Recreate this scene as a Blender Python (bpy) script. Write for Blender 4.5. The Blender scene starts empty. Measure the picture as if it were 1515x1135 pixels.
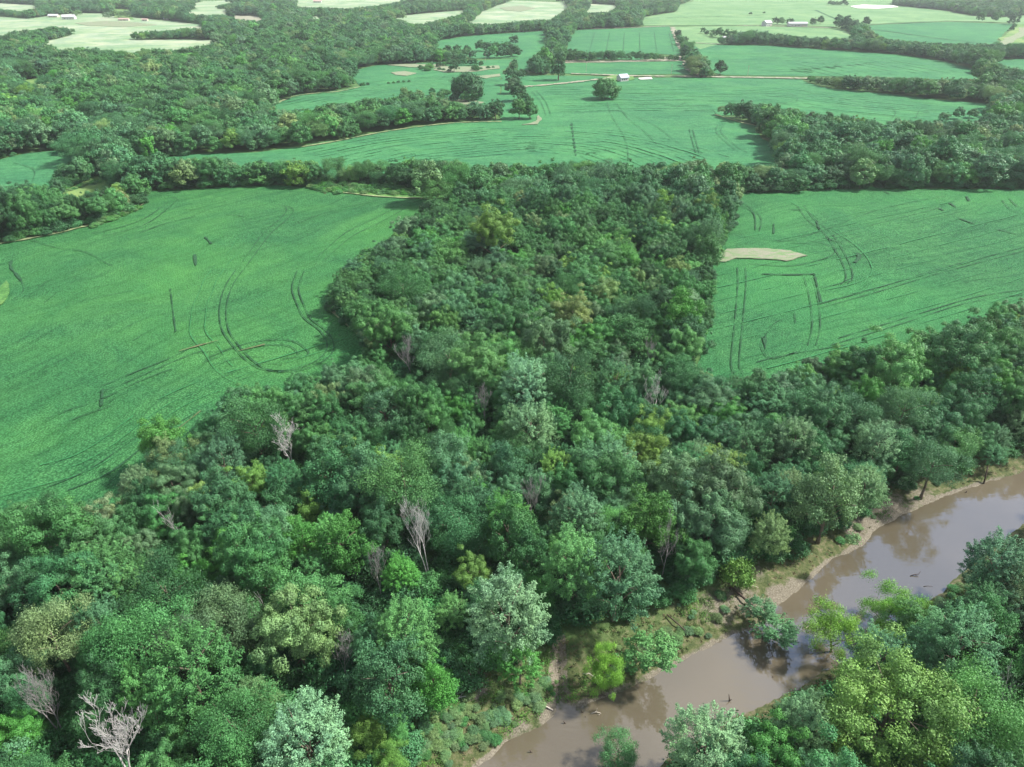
import bpy, math, random
import numpy as np
from mathutils import Vector
from mathutils.geometry import tessellate_polygon
rng = np.random.default_rng(7); random.seed(7)
S = bpy.context.scene; COL = S.collection
# ------------------------------------------------------------------ camera
W0, H0, FP, CZ, PITCH = 1515.0, 1135.0, 1052.0, 105.0, math.radians(31)
cd = bpy.data.cameras.new('camera'); cam = bpy.data.objects.new('camera', cd); COL.objects.link(cam)
cd.sensor_width = 36; cd.lens = 36*FP/W0; cd.clip_start = 1; cd.clip_end = 20000
cam.location = (0, 0, CZ); cam.rotation_euler = (math.pi/2-PITCH, 0, 0); S.camera = cam
CP, SP = math.cos(PITCH), math.sin(PITCH)
def G(px, py, z=0.0):
    """ground point seen at a photo pixel, at height z"""
    u = (px-W0/2)/FP; v = (H0/2-py)/FP
    dy = CP+v*SP; dz = -SP+v*CP
    t = (z-CZ)/dz
    return (u*t, dy*t, z)
def P(x, y, z):
    z = z-CZ; d = y*CP-z*SP; v = (y*SP+z*CP)/d
    return W0/2+FP*x/d, H0/2-FP*v, d
# ------------------------------------------------------------------ helpers
def tag(o, label=None, cat=None, group=None, kind=None):
    if label: o['label'] = label
    if cat: o['category'] = cat
    if group: o['group'] = group
    if kind: o['kind'] = kind
    return o
def mesh(name, V, F, mat=None, smooth=False):
    me = bpy.data.meshes.new(name); me.from_pydata([tuple(v) for v in V], [], [tuple(f) for f in F])
    if mat: me.materials.append(mat)
    if smooth: me.polygons.foreach_set('use_smooth', [True]*len(me.polygons))
    me.update(); return me
def link(name, me, parent=None, loc=None):
    o = bpy.data.objects.new(name, me); COL.objects.link(o)
    if parent: o.parent = parent
    if loc is not None: o.location = loc
    return o
def quadmesh(name, Q, mat, attr=None):
    """Q: (n,4,3) array of quads"""
    n = len(Q); me = bpy.data.meshes.new(name)
    me.vertices.add(4*n); me.vertices.foreach_set('co', Q.astype(np.float32).ravel())
    me.loops.add(4*n); me.loops.foreach_set('vertex_index', np.arange(4*n, dtype=np.int32))
    me.polygons.add(n); me.polygons.foreach_set('loop_start', np.arange(0, 4*n, 4, dtype=np.int32))
    me.polygons.foreach_set('loop_total', np.full(n, 4, dtype=np.int32))
    if attr is not None:
        a = me.attributes.new('leafv', 'FLOAT', 'FACE'); a.data.foreach_set('value', attr.astype(np.float32))
    me.materials.append(mat); me.update(calc_edges=True); return me
class MB:
    def __init__(s): s.V = []; s.F = []
    def box(s, x0, y0, z0, x1, y1, z1):
        b = len(s.V)
        s.V += [(x0,y0,z0),(x1,y0,z0),(x1,y1,z0),(x0,y1,z0),(x0,y0,z1),(x1,y0,z1),(x1,y1,z1),(x0,y1,z1)]
        s.F += [tuple(b+i for i in f) for f in ((0,3,2,1),(4,5,6,7),(0,1,5,4),(1,2,6,5),(2,3,7,6),(3,0,4,7))]
    def poly(s, pts):
        b = len(s.V); s.V += list(pts); s.F.append(tuple(range(b, b+len(pts))))
    def tube(s, pts, rad, n=6):
        pts = [Vector(p) for p in pts]; b = len(s.V)
        for i, p in enumerate(pts):
            d = (pts[min(i+1, len(pts)-1)]-pts[max(i-1, 0)]).normalized()
            a = d.cross(Vector((0.3, 0.9, 0.2))).normalized(); c = d.cross(a)
            for k in range(n):
                t = 2*math.pi*k/n
                s.V.append(tuple(p+(a*math.cos(t)+c*math.sin(t))*rad[i]))
        for i in range(len(pts)-1):
            for k in range(n):
                k2 = (k+1) % n
                s.F.append((b+i*n+k, b+i*n+k2, b+(i+1)*n+k2, b+(i+1)*n+k))
        s.F.append(tuple(b+k for k in reversed(range(n)))); s.F.append(tuple(b+(len(pts)-1)*n+k for k in range(n)))
    def build(s, name, mat, parent=None, loc=None, smooth=False):
        return link(name, mesh(name, s.V, s.F, mat, smooth), parent, loc)
# ------------------------------------------------------------------ materials
def newmat(name):
    m = bpy.data.materials.new(name); m.use_nodes = True; nt = m.node_tree; nt.nodes.clear()
    o = nt.nodes.new('ShaderNodeOutputMaterial'); return m, nt, o
def nd(nt, t, **kw):
    n = nt.nodes.new(t)
    for k, v in kw.items():
        if k.startswith('i_'): n.inputs[k[2:].replace('_', ' ')].default_value = v
        else: setattr(n, k, v)
    return n
def ramp(nt, src, stops):
    r = nt.nodes.new('ShaderNodeValToRGB'); nt.links.new(src, r.inputs[0]); e = r.color_ramp.elements
    while len(e) < len(stops): e.new(0.5)
    for i, (p, c) in enumerate(stops):
        e[i].position = p; e[i].color = (c if hasattr(c, '__len__') else (c, c, c))+((1,) if not hasattr(c, '__len__') or len(c) == 3 else ())
    return r.outputs[0]
def mix(nt, f, a, b, mode='MIX'):
    m = nt.nodes.new('ShaderNodeMix'); m.data_type = 'RGBA'; m.blend_type = mode
    for s, v in ((0, f), (6, a), (7, b)):
        if hasattr(v, 'is_output') or hasattr(v, 'links'): nt.links.new(v, m.inputs[s])
        else: m.inputs[s].default_value = v if (s == 0) else tuple(v)+(1,)*(4-len(v))
    return m.outputs[2]
def noise(nt, scale, detail=4, rough=0.6, vec=None, dist=0.0):
    n = nd(nt, 'ShaderNodeTexNoise'); n.inputs['Scale'].default_value = scale; n.inputs['Detail'].default_value = detail
    n.inputs['Roughness'].default_value = rough; n.inputs['Distortion'].default_value = dist
    if vec: nt.links.new(vec, n.inputs['Vector'])
    return n.outputs['Fac']
def geo(nt): return nt.nodes.new('ShaderNodeNewGeometry').outputs['Position']
def bsdf(nt, out, col, rough=0.8, spec=0.3, bump=None, bstr=0.5, bdist=0.2):
    b = nd(nt, 'ShaderNodeBsdfPrincipled')
    if hasattr(col, 'links'): nt.links.new(col, b.inputs['Base Color'])
    else: b.inputs['Base Color'].default_value = tuple(col)+(1,)
    b.inputs['Roughness'].default_value = rough; b.inputs['Specular IOR Level'].default_value = spec
    if bump is not None:
        bp = nd(nt, 'ShaderNodeBump'); bp.inputs['Strength'].default_value = bstr; bp.inputs['Distance'].default_value = bdist
        nt.links.new(bump, bp.inputs['Height']); nt.links.new(bp.outputs[0], b.inputs['Normal'])
    nt.links.new(b.outputs[0], out.inputs[0]); return b
def plain(name, c, rough=0.7, sc=2.0, var=0.25, spec=0.3):
    m, nt, o = newmat(name); n = noise(nt, sc, vec=geo(nt))
    c2 = tuple(x*(1-var) for x in c); c3 = tuple(min(1, x*(1+var)) for x in c)
    bsdf(nt, o, ramp(nt, n, [(0.3, c2), (0.7, c3)]), rough, spec); return m
def leafmat():
    m, nt, o = newmat('foliage')
    a = nd(nt, 'ShaderNodeAttribute', attribute_type='INSTANCER', attribute_name='tint')
    lv = nd(nt, 'ShaderNodeAttribute', attribute_type='GEOMETRY', attribute_name='leafv')
    g = ramp(nt, lv.outputs['Fac'], [(0.0, (0.6, 0.62, 0.62)), (0.5, (1, 1, 1)), (0.85, (1.25, 1.22, 1.15)), (1.0, (1.8, 1.7, 1.75))])
    c = mix(nt, 1.0, a.outputs['Color'], g, 'MULTIPLY')
    n = noise(nt, 0.12, 2, vec=geo(nt))
    c = mix(nt, 1.0, c, ramp(nt, n, [(0.3, (0.82, 0.9, 1.0)), (0.7, (1.1, 1.08, 1.0))]), 'MULTIPLY')
    b = bsdf(nt, o, c, 0.55, 0.25)
    t = nd(nt, 'ShaderNodeBsdfTranslucent'); nt.links.new(mix(nt, 1.0, c, (1.3, 1.35, 0.6), 'MULTIPLY'), t.inputs[0])
    ms = nd(nt, 'ShaderNodeMixShader'); ms.inputs[0].default_value = 0.09
    nt.links.new(b.outputs[0], ms.inputs[1]); nt.links.new(t.outputs[0], ms.inputs[2]); nt.links.new(ms.outputs[0], o.inputs[0])
    return m
M_leaf = leafmat()
M_bark = plain('bark', (0.16, 0.13, 0.10), 0.9, 3, 0.4)
M_dead = plain('bare_wood', (0.48, 0.465, 0.45), 0.85, 2, 0.25)
M_deadp = plain('bare_wood_mauve', (0.27, 0.255, 0.25), 0.85, 2, 0.25)
M_wood = plain('wet_wood', (0.07, 0.05, 0.04), 0.7, 3, 0.4)
M_log = plain('bleached_log', (0.5, 0.45, 0.38), 0.8, 3, 0.2)

def fieldmat(name, base, dark, pale, rowang=0.3, row=0.76, bstr=1.0, big=0.35):
    m, nt, o = newmat(name); p = geo(nt)
    # warp the rows gently
    w = noise(nt, 0.012, 2, vec=p); wv = nd(nt, 'ShaderNodeMath', operation='MULTIPLY'); nt.links.new(w, wv.inputs[0]); wv.inputs[1].default_value = 40
    mp = nd(nt, 'ShaderNodeMapping'); mp.inputs['Rotation'].default_value = (0, 0, rowang); nt.links.new(p, mp.inputs[0])
    sx = nd(nt, 'ShaderNodeSeparateXYZ'); nt.links.new(mp.outputs[0], sx.inputs[0])
    ad = nd(nt, 'ShaderNodeMath', operation='ADD'); nt.links.new(sx.outputs[0], ad.inputs[0]); nt.links.new(wv.outputs[0], ad.inputs[1])
    cx = nd(nt, 'ShaderNodeCombineXYZ'); nt.links.new(ad.outputs[0], cx.inputs[0]); nt.links.new(sx.outputs[1], cx.inputs[1])
    # plants along rows: stretched cells
    m2 = nd(nt, 'ShaderNodeMapping'); m2.inputs['Scale'].default_value = (1.7/row, 1.1/row, 1); nt.links.new(cx.outputs[0], m2.inputs[0])
    vo = nd(nt, 'ShaderNodeTexVoronoi'); vo.inputs['Scale'].default_value = 1.0; vo.inputs['Randomness'].default_value = 0.75; nt.links.new(m2.outputs[0], vo.inputs['Vector'])
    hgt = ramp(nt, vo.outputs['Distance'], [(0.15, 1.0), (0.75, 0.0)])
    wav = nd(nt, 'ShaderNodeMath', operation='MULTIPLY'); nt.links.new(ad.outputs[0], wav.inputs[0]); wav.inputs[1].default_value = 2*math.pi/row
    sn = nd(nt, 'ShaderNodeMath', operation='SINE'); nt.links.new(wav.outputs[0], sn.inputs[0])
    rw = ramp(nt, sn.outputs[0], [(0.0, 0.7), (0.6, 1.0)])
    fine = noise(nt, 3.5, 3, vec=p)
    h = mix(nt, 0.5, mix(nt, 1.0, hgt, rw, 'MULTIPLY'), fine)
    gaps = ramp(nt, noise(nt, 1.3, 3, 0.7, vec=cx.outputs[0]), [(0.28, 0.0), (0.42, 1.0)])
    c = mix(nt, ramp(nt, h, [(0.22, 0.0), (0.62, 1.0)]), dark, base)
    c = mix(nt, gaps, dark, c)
    med = noise(nt, 0.22, 5, 0.65, vec=cx.outputs[0])
    c = mix(nt, 1.0, c, ramp(nt, med, [(0.36, (0.80, 0.85, 0.86)), (0.64, (1.12, 1.08, 1.06))]), 'MULTIPLY')
    m3 = nd(nt, 'ShaderNodeMapping'); m3.inputs['Scale'].default_value = (1.0, 0.03, 1); nt.links.new(cx.outputs[0], m3.inputs[0])
    st = noise(nt, 0.35, 6, 0.75, vec=m3.outputs[0])
    c = mix(nt, 1.0, c, ramp(nt, st, [(0.38, (0.66, 0.73, 0.73)), (0.48, (0.97, 0.98, 0.98)), (0.62, (1.14, 1.09, 1.06))]), 'MULTIPLY')
    lg = noise(nt, 0.013, 5, 0.6, vec=p, dist=0.6)
    f = ramp(nt, lg, [(0.42, 0.0), (0.68, big)])
    c = mix(nt, f, c, pale)
    c = mix(nt, 1.0, c, ramp(nt, noise(nt, 0.03, 3, 0.6, vec=cx.outputs[0], dist=1.0), [(0.38, (0.80, 0.88, 0.92)), (0.62, (1.06, 1.02, 1.0))]), 'MULTIPLY')
    bsdf(nt, o, c, 0.85, 0.08, h, bstr, 0.35); return m
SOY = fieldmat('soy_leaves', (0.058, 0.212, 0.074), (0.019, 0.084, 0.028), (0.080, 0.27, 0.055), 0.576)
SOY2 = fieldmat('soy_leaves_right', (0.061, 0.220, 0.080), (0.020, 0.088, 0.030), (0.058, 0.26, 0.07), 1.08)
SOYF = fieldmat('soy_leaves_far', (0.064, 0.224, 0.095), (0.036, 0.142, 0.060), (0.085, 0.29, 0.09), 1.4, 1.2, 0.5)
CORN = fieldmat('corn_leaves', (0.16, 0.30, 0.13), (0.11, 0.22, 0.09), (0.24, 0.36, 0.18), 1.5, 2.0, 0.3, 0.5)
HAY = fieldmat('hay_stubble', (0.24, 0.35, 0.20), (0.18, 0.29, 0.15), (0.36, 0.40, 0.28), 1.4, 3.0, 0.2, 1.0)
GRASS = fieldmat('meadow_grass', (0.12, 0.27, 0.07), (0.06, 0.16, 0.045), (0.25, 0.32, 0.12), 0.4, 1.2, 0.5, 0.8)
BARE = plain('dry_soil', (0.25, 0.25, 0.18), 0.95, 0.35, 0.3)
WHITEG = plain('white_gravel', (0.8, 0.78, 0.72), 0.95, 0.3, 0.08)
# pale soil with green regrowth
def patchmat():
    m, nt, o = newmat('bare_patch'); p = geo(nt)
    mp = nd(nt, 'ShaderNodeMapping'); mp.inputs['Scale'].default_value = (0.5, 1.4, 1); nt.links.new(p, mp.inputs[0])
    f = ramp(nt, noise(nt, 0.55, 6, 0.7, vec=mp.outputs[0]), [(0.45, 0.0), (0.64, 1.0)])
    bsdf(nt, o, mix(nt, f, (0.23, 0.23, 0.17), (0.10, 0.22, 0.07)), 0.95, 0.2, noise(nt, 2, 4, vec=p), 0.6, 0.3); return m
PATCH = patchmat()
# ------------------------------------------------------------------ river geometry
NB = [(1515,697),(1480,708),(1440,720),(1385,738),(1330,763),(1290,788),(1275,805),(1225,832),(1207,848),(1190,866),(1150,897),(1110,930),(1085,938),(1040,960),(1010,978),(985,990),(930,1015),(880,1038),(833,1050),(790,1075),(750,1100),(705,1137)]
SB = [(1515,775),(1470,812),(1440,835),(1410,860),(1370,897),(1335,925),(1290,955),(1240,985),(1180,1017),(1125,1045),(1090,1062),(1040,1095),(985,1130),(945,1160)]
WZ = -3.0
nbw = [G(a, b, WZ)[:2] for a, b in NB]; sbw = [G(a, b, WZ)[:2] for a, b in SB]
def ext(p, q, L): d = np.array(p)-np.array(q); d = d/np.linalg.norm(d); return tuple(np.array(p)+d*L)
e0 = np.array([0.93, 0.36]); e1 = np.array([-0.80, -0.60])
nbw = [tuple(np.array(nbw[0])+e0*600), tuple(np.array(nbw[0])+e0*200), tuple(np.array(nbw[0])+e0*60)]+nbw+[tuple(np.array(nbw[-1])+e1*60), tuple(np.array(nbw[-1])+e1*300)]
sbw = [tuple(np.array(sbw[0])+e0*600), tuple(np.array(sbw[0])+e0*200), tuple(np.array(sbw[0])+e0*60)]+sbw+[tuple(np.array(sbw[-1])+e1*60), tuple(np.array(sbw[-1])+e1*300)]
RIV = np.array(nbw+sbw[::-1])
def inpoly(poly, x, y):
    poly = np.asarray(poly); x = np.asarray(x, float); y = np.asarray(y, float); r = np.zeros(x.shape, bool); n = len(poly)
    for i in range(n):
        x1, y1 = poly[i]; x2, y2 = poly[(i+1) % n]
        if y1 == y2: continue
        c = ((y1 > y) != (y2 > y)) & (x < (x2-x1)*(y-y1)/(y2-y1)+x1); r ^= c
    return r
def dist_line(pts, x, y, closed=False):
    d = np.full(np.shape(x), 1e9); n = len(pts)
    for i in range(n if closed else n-1):
        ax, ay = pts[i]; bx, by = pts[(i+1) % n]; vx, vy = bx-ax, by-ay; L = vx*vx+vy*vy+1e-9
        t = np.clip(((x-ax)*vx+(y-ay)*vy)/L, 0, 1); d = np.minimum(d, np.hypot(x-ax-t*vx, y-ay-t*vy))
    return d
GUL = [G(826, 950, -1)[:2], G(824, 985, -1)[:2], G(828, 1015, -2)[:2], G(834, 1048, WZ)[:2]]
def vnoise(x, y, s, seed=0):
    x = np.asarray(x)/s+seed*17.3; y = np.asarray(y)/s+seed*5.1
    xi = np.floor(x); yi = np.floor(y); fx = x-xi; fy = y-yi; fx = fx*fx*(3-2*fx); fy = fy*fy*(3-2*fy)
    h = lambda a, b: np.modf(np.abs(np.sin(a*127.1+b*311.7+seed*3.7)*43758.5453))[0]
    return (h(xi,yi)*(1-fx)+h(xi+1,yi)*fx)*(1-fy)+(h(xi,yi+1)*(1-fx)+h(xi+1,yi+1)*fx)*fy-0.5
def sdist(x, y):
    d = dist_line(RIV, x, y, True); return np.where(inpoly(RIV, x, y), -d, d)
def hgt(x, y):
    x = np.asarray(x, float); y = np.asarray(y, float)
    s = sdist(x, y)+vnoise(x, y, 3.1, 1)*0.9+vnoise(x, y, 1.3, 4)*0.4
    t = np.clip((s-0.5)/12, 0, 1); up = WZ+0.55*np.clip(s/0.5, 0, 1)+(-WZ-0.55)*(t*t*(3-2*t))
    z = np.where(s < 0, WZ-np.minimum(1.6, -s*0.35), up)
    k = np.clip(1-np.abs(s-6)/9, 0, 1)
    z = z+k*(vnoise(x, y, 2.2, 2)*0.6+vnoise(x, y, 0.9, 3)*0.3)*(s > 0.4)
    g = dist_line(GUL, x, y); z = z-np.where(g < 1.6, (1-g/1.6)*1.5, 0)*(s > 0)
    return z
# ------------------------------------------------------------------ ground sheet
def axis(a, b, step, lo, hi):
    c = list(np.arange(a, b+0.01, step)); d = step
    while c[-1] < hi: d *= 1.35; c.append(c[-1]+d)
    d = step
    while c[0] > lo: d *= 1.35; c.insert(0, c[0]-d)
    return np.array(c)
ax = axis(-30, 200, 0.8, -6000, 6000); ay = axis(48, 205, 0.8, -6000, 9000)
X, Y = np.meshgrid(ax, ay); Z = hgt(X.ravel(), Y.ravel()).reshape(X.shape)
nx, ny = len(ax), len(ay)
me = bpy.data.meshes.new('ground')
me.vertices.add(nx*ny); me.vertices.foreach_set('co', np.stack([X, Y, Z], -1).astype(np.float32).ravel())
ii, jj = np.meshgrid(np.arange(nx-1), np.arange(ny-1)); b0 = (jj*nx+ii).ravel()
FQ = np.stack([b0, b0+1, b0+nx+1, b0+nx], -1).astype(np.int32); nq = len(FQ)
me.loops.add(4*nq); me.loops.foreach_set('vertex_index', FQ.ravel()); me.polygons.add(nq)
me.polygons.foreach_set('loop_start', np.arange(0, 4*nq, 4, dtype=np.int32)); me.polygons.foreach_set('loop_total', np.full(nq, 4, dtype=np.int32))
me.polygons.foreach_set('use_smooth', np.ones(nq, bool))
sd = sdist(X.ravel(), Y.ravel())
sandy = np.zeros(X.size)
for (px, py, r, a) in [(1160,880,3.2,1.0),(1140,895,2.5,.8),(1120,850,3,.4),(1183,864,2.6,.8),(1290,765,6,.6),(1330,752,6,.6),(1370,735,5,.5),(1265,780,4,.6),(820,1050,3.2,.9),(700,1020,3,.7),(770,1075,3,.5),(1060,900,5,.45),(1100,885,5,.5)]:
    q = G(px, py, -1.5); sandy = np.maximum(sandy, a*np.clip(1.4-np.hypot(X.ravel()-q[0], Y.ravel()-q[1])/r, 0, 1))
north = dist_line(nbw, X.ravel(), Y.ravel()) < dist_line(sbw, X.ravel(), Y.ravel())
mud = np.clip(1.3-sd/0.7, 0, 1)*np.where(north, np.clip(0.62+vnoise(X.ravel(), Y.ravel(), 9, 15)*0.8, 0, 0.9), 0.25); mud = np.maximum(mud, sandy)
mud = np.maximum(mud, np.where(dist_line(GUL, X.ravel(), Y.ravel()) < 1.3, 0.9, 0))
bank = np.clip(1.5-np.abs(sd)/10, 0, 1)
for nm, v in (('mud', mud), ('bank', bank)):
    a = me.attributes.new(nm, 'FLOAT', 'POINT'); a.data.foreach_set('value', v.astype(np.float32))
m, nt, o = newmat('ground_cover'); p = geo(nt)
am = nd(nt, 'ShaderNodeAttribute', attribute_name='mud'); ab = nd(nt, 'ShaderNodeAttribute', attribute_name='bank')
n1 = noise(nt, 0.9, 6, 0.7, vec=p); n2 = noise(nt, 0.06, 4, 0.6, vec=p); n3 = noise(nt, 4, 4, 0.7, vec=p)
litter = ramp(nt, n1, [(0.35, (0.022, 0.05, 0.018)), (0.55, (0.045, 0.11, 0.03)), (0.72, (0.12, 0.15, 0.06))])
openg = ramp(nt, n2, [(0.35, (0.05, 0.13, 0.04)), (0.6, (0.10, 0.20, 0.055)), (0.75, (0.26, 0.25, 0.13))])
c = mix(nt, 0.55, litter, openg)
bk = ramp(nt, n1, [(0.3, (0.03, 0.05, 0.018)), (0.5, (0.085, 0.105, 0.04)), (0.7, (0.20, 0.165, 0.11))])
c = mix(nt, ab.outputs['Fac'], c, bk)
mm = nd(nt, 'ShaderNodeMath', operation='ADD'); nt.links.new(am.outputs['Fac'], mm.inputs[0]); nt.links.new(n1, mm.inputs[1])
mf = ramp(nt, mm.outputs[0], [(0.78, 0.0), (1.02, 1.0)])
mc = ramp(nt, n3, [(0.3, (0.09, 0.08, 0.06)), (0.55, (0.19, 0.17, 0.13)), (0.75, (0.34, 0.32, 0.26))])
c = mix(nt, mf, c, mc)
bsdf(nt, o, c, 0.95, 0.2, n3, 0.7, 0.25); me.materials.append(m); me.update(calc_edges=True)
link('ground', me)['kind'] = 'structure'
# water
m, nt, o = newmat('muddy_water'); p = geo(nt)
mp = nd(nt, 'ShaderNodeMapping'); mp.inputs['Rotation'].default_value = (0, 0, -0.6); mp.inputs['Scale'].default_value = (0.4, 1.2, 1); nt.links.new(p, mp.inputs[0])
wn = noise(nt, 0.9, 3, 0.5, vec=mp.outputs[0])
cw = ramp(nt, noise(nt, 0.03, 3, 0.5, vec=p), [(0.35, (0.090, 0.077, 0.053)), (0.65, (0.120, 0.102, 0.072))])
b = bsdf(nt, o, cw, 0.035, 0.5, wn, 0.28, 0.07); b.inputs['IOR'].default_value = 1.9
V = []; F = []
nbi = np.array(nbw); sbi = np.array(sbw)
def resamp(A, n):
    L = np.r_[0, np.cumsum(np.hypot(*np.diff(A, axis=0).T))]; t = np.linspace(0, L[-1], n)
    return np.stack([np.interp(t, L, A[:, 0]), np.interp(t, L, A[:, 1])], -1)
A = resamp(nbi, 60); B = resamp(sbi, 60)
for i in range(60):
    d = A[i]-B[i]; d = d/np.linalg.norm(d)*4
    V += [(A[i][0]+d[0], A[i][1]+d[1], WZ), (B[i][0]-d[0], B[i][1]-d[1], WZ)]
    if i: F.append((2*i-2, 2*i-1, 2*i+1, 2*i))
w = link('river_water', mesh('river_water', V, F, m)); w['kind'] = 'structure'
if w.data.polygons[0].normal.z < 0: w.data.flip_normals()
# ------------------------------------------------------------------ fields (photo outline -> ground; third value = edge seen over crowns)
TZ = 9.0
FIELDS = [
 ('crop_field', SOY, [(-90,368),(0,362),(60,350),(130,335),(180,320),(213,302),(215,284),(280,280),(330,277),(400,274),(455,277),(500,284),(560,291),(625,294),(632,300),(618,318),(592,330),(585,350),(545,370),(505,400),(488,435),(486,455),(505,472),(530,492),(548,520,1),(470,543,1),(400,566,1),(335,588,1),(290,606,1),(240,642,1),(212,680,1),(160,722,1),(60,752,1),(0,756,1),(-90,760,1)]),
 ('crop_field', SOY2, [(1088,286),(1180,284),(1290,277),(1310,280),(1400,280),(1515,280),(1600,281),(1600,430,1),(1515,448,1),(1470,462,1),(1420,478,1),(1380,498,1),(1330,508,1),(1270,515,1),(1210,530,1),(1170,545,1),(1130,550,1),(1080,555,1),(1045,560,1),(1034,545),(1042,500),(1050,460),(1056,392),(1066,360),(1080,335),(1090,318)]),
 ('crop_field', SOYF, [(190,240),(285,229),(380,226),(440,218),(500,208),(560,196),(620,187),(680,181),(742,179),(742,110),(800,112),(870,113),(920,116),(1000,115),(1100,116),(1185,118),(1195,123),(1225,131),(1300,138),(1400,149),(1466,155),(1462,168),(1455,180,1),(1380,181,1),(1330,177,1),(1290,179,1),(1245,171,1),(1200,166,1),(1150,158,1),(1110,152,1),(1060,153,1),(1055,161),(1058,169),(1090,179),(1120,186),(1128,205),(1140,212),(1150,215),(1149,237),(1145,246,1),(1100,242,1),(1060,243,1),(1000,240,1),(950,245,1),(900,243,1),(860,241,1),(800,245,1),(740,243,1),(700,245,1),(660,239,1),(620,234,1),(580,239,1),(520,241,1),(470,241,1),(430,235,1),(400,238,1),(330,239,1),(240,241,1),(190,244,1)]),
 ('crop_field', SOYF, [(399,157),(440,141),(500,135),(533,128),(518,113),(525,104),(560,97),(600,95),(640,93),(742,88),(760,88),(742,109.5),(742,160),(715,152,1),(690,150,1),(650,144,1),(600,141,1),(560,147,1),(500,151,1),(465,158,1),(440,164,1),(405,161,1)]),
 ('crop_field', SOYF, [(-90,250),(0,237),(45,226),(112,222),(105,240),(84,250),(80,275,1),(0,276,1),(-90,276,1)]),
 ('crop_field', SOYF, [(812,108),(820,95),(850,92),(970,91),(1015,91),(1020,100),(1024,110),(920,111),(850,110)]),
 ('crop_field', SOYF, [(833,72,1),(870,76,1),(905,75,1),(945,77,1),(975,80),(1013,83),(1003,62),(992,39),(940,41),(870,44),(852,45),(840,60)]),
 ('crop_field', SOYF, [(638,70),(645,61),(690,54),(760,49),(808,46),(812,62),(800,78),(786,86),(783,103),(764,104),(764,87),(700,87),(680,78)]),
 ('crop_field', SOYF, [(1020,66),(1080,67),(1140,68),(1210,73),(1280,78),(1340,82),(1400,92),(1440,103),(1468,118),(1400,118),(1300,115),(1200,113),(1100,112),(1070,111),(1055,108),(1050,100),(1035,85),(1025,72)]),
 ('crop_field', SOYF, [(1468,88),(1515,88),(1600,88),(1600,110,1),(1515,106,1),(1490,101,1),(1475,93)]),
 ('corn_field', CORN, [(995,40),(1100,39),(1130,39),(1240,43),(1272,53),(1260,57,1),(1200,56,1),(1160,51,1),(1110,46,1),(1060,56,1),(1035,62,1),(1015,62),(1003,48)]),
 ('crop_field', SOYF, [(1283,38),(1400,33),(1500,36),(1490,45),(1478,56),(1475,67,1),(1440,66,1),(1380,64,1),(1340,61,1),(1310,59,1),(1290,48)]),
 ('corn_field', CORN, [(950,38),(950,27),(962,24),(1000,18),(1003,8),(1030,0),(1030,-14),(1325,-14),(1320,8),(1360,12),(1400,16),(1440,24),(1480,26),(1515,23),(1600,23),(1600,40),(1515,39),(1500,34),(1400,31),(1283,36),(1240,40),(1130,37),(1000,38)]),
 ('hay_field', HAY, [(686,35,1),(712,18),(737,8),(760,1),(838,4),(842,12),(826,24),(815,30,1),(795,30,1),(760,33,1),(735,36,1)]),
 ('hay_field', HAY, [(864,20,1),(872,6),(915,8),(912,13),(900,18,1)]),
 ('hay_field', HAY, [(575,26),(620,21),(690,15),(685,21),(655,29,1),(625,36,1),(605,36,1),(598,31)]),
 ('hay_field', HAY, [(437,11,1),(440,-14),(605,-14),(592,3),(556,9,1),(515,13,1)]),
 ('hay_field', HAY, [(283,7),(300,2),(352,1),(345,5),(310,9,1),(290,10,1)]),
 ('hay_field', HAY, [(270,17),(300,13),(337,14),(335,23,1),(290,22,1)]),
 ('hay_field', BARE, [(333,23),(380,24),(394,29),(385,32,1),(350,29,1)]),
 ('hay_field', HAY, [(455,28),(482,21),(484,24),(468,30,1)]),
 ('hay_field', HAY, [(-90,26),(0,25),(40,28),(110,20),(155,20),(200,26),(250,31),(300,37),(303,41,1),(270,43,1),(230,46,1),(196,48,1),(193,56),(200,60),(260,59),(335,60),(293,70,1),(250,75,1),(220,73,1),(188,78,1),(160,75,1),(120,71,1),(95,75,1),(58,63),(100,55),(112,48),(108,42,1),(75,40,1),(50,45,1),(15,48,1),(10,53),(-90,57)]),
 ('hay_field', HAY, [(-90,5),(0,5),(55,8),(57,13,1),(30,17,1),(0,14,1),(-90,14,1)]),
 ('meadow', GRASS, [(165,19,1),(166,13),(195,14),(195,22,1),(175,20,1)]),
 ('meadow', GRASS, [(20,121),(85,115),(83,120,1),(30,123,1)]),
 ('bare_soil', PATCH, [(93,172),(131,164),(128,173,1),(110,175,1)]),
 ('meadow', GRASS, [(84,287),(110,276),(140,262),(166,258),(166,274,1),(150,279,1),(100,292,1)]),
 ('meadow', GRASS, [(456,275),(480,271),(540,277),(600,284),(650,285),(690,287),(640,296),(560,292),(500,286)]),
 ('meadow', GRASS, [(1478,67,1),(1480,56),(1500,44),(1506,36),(1600,36),(1600,60),(1515,64,1)]),
]
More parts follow.
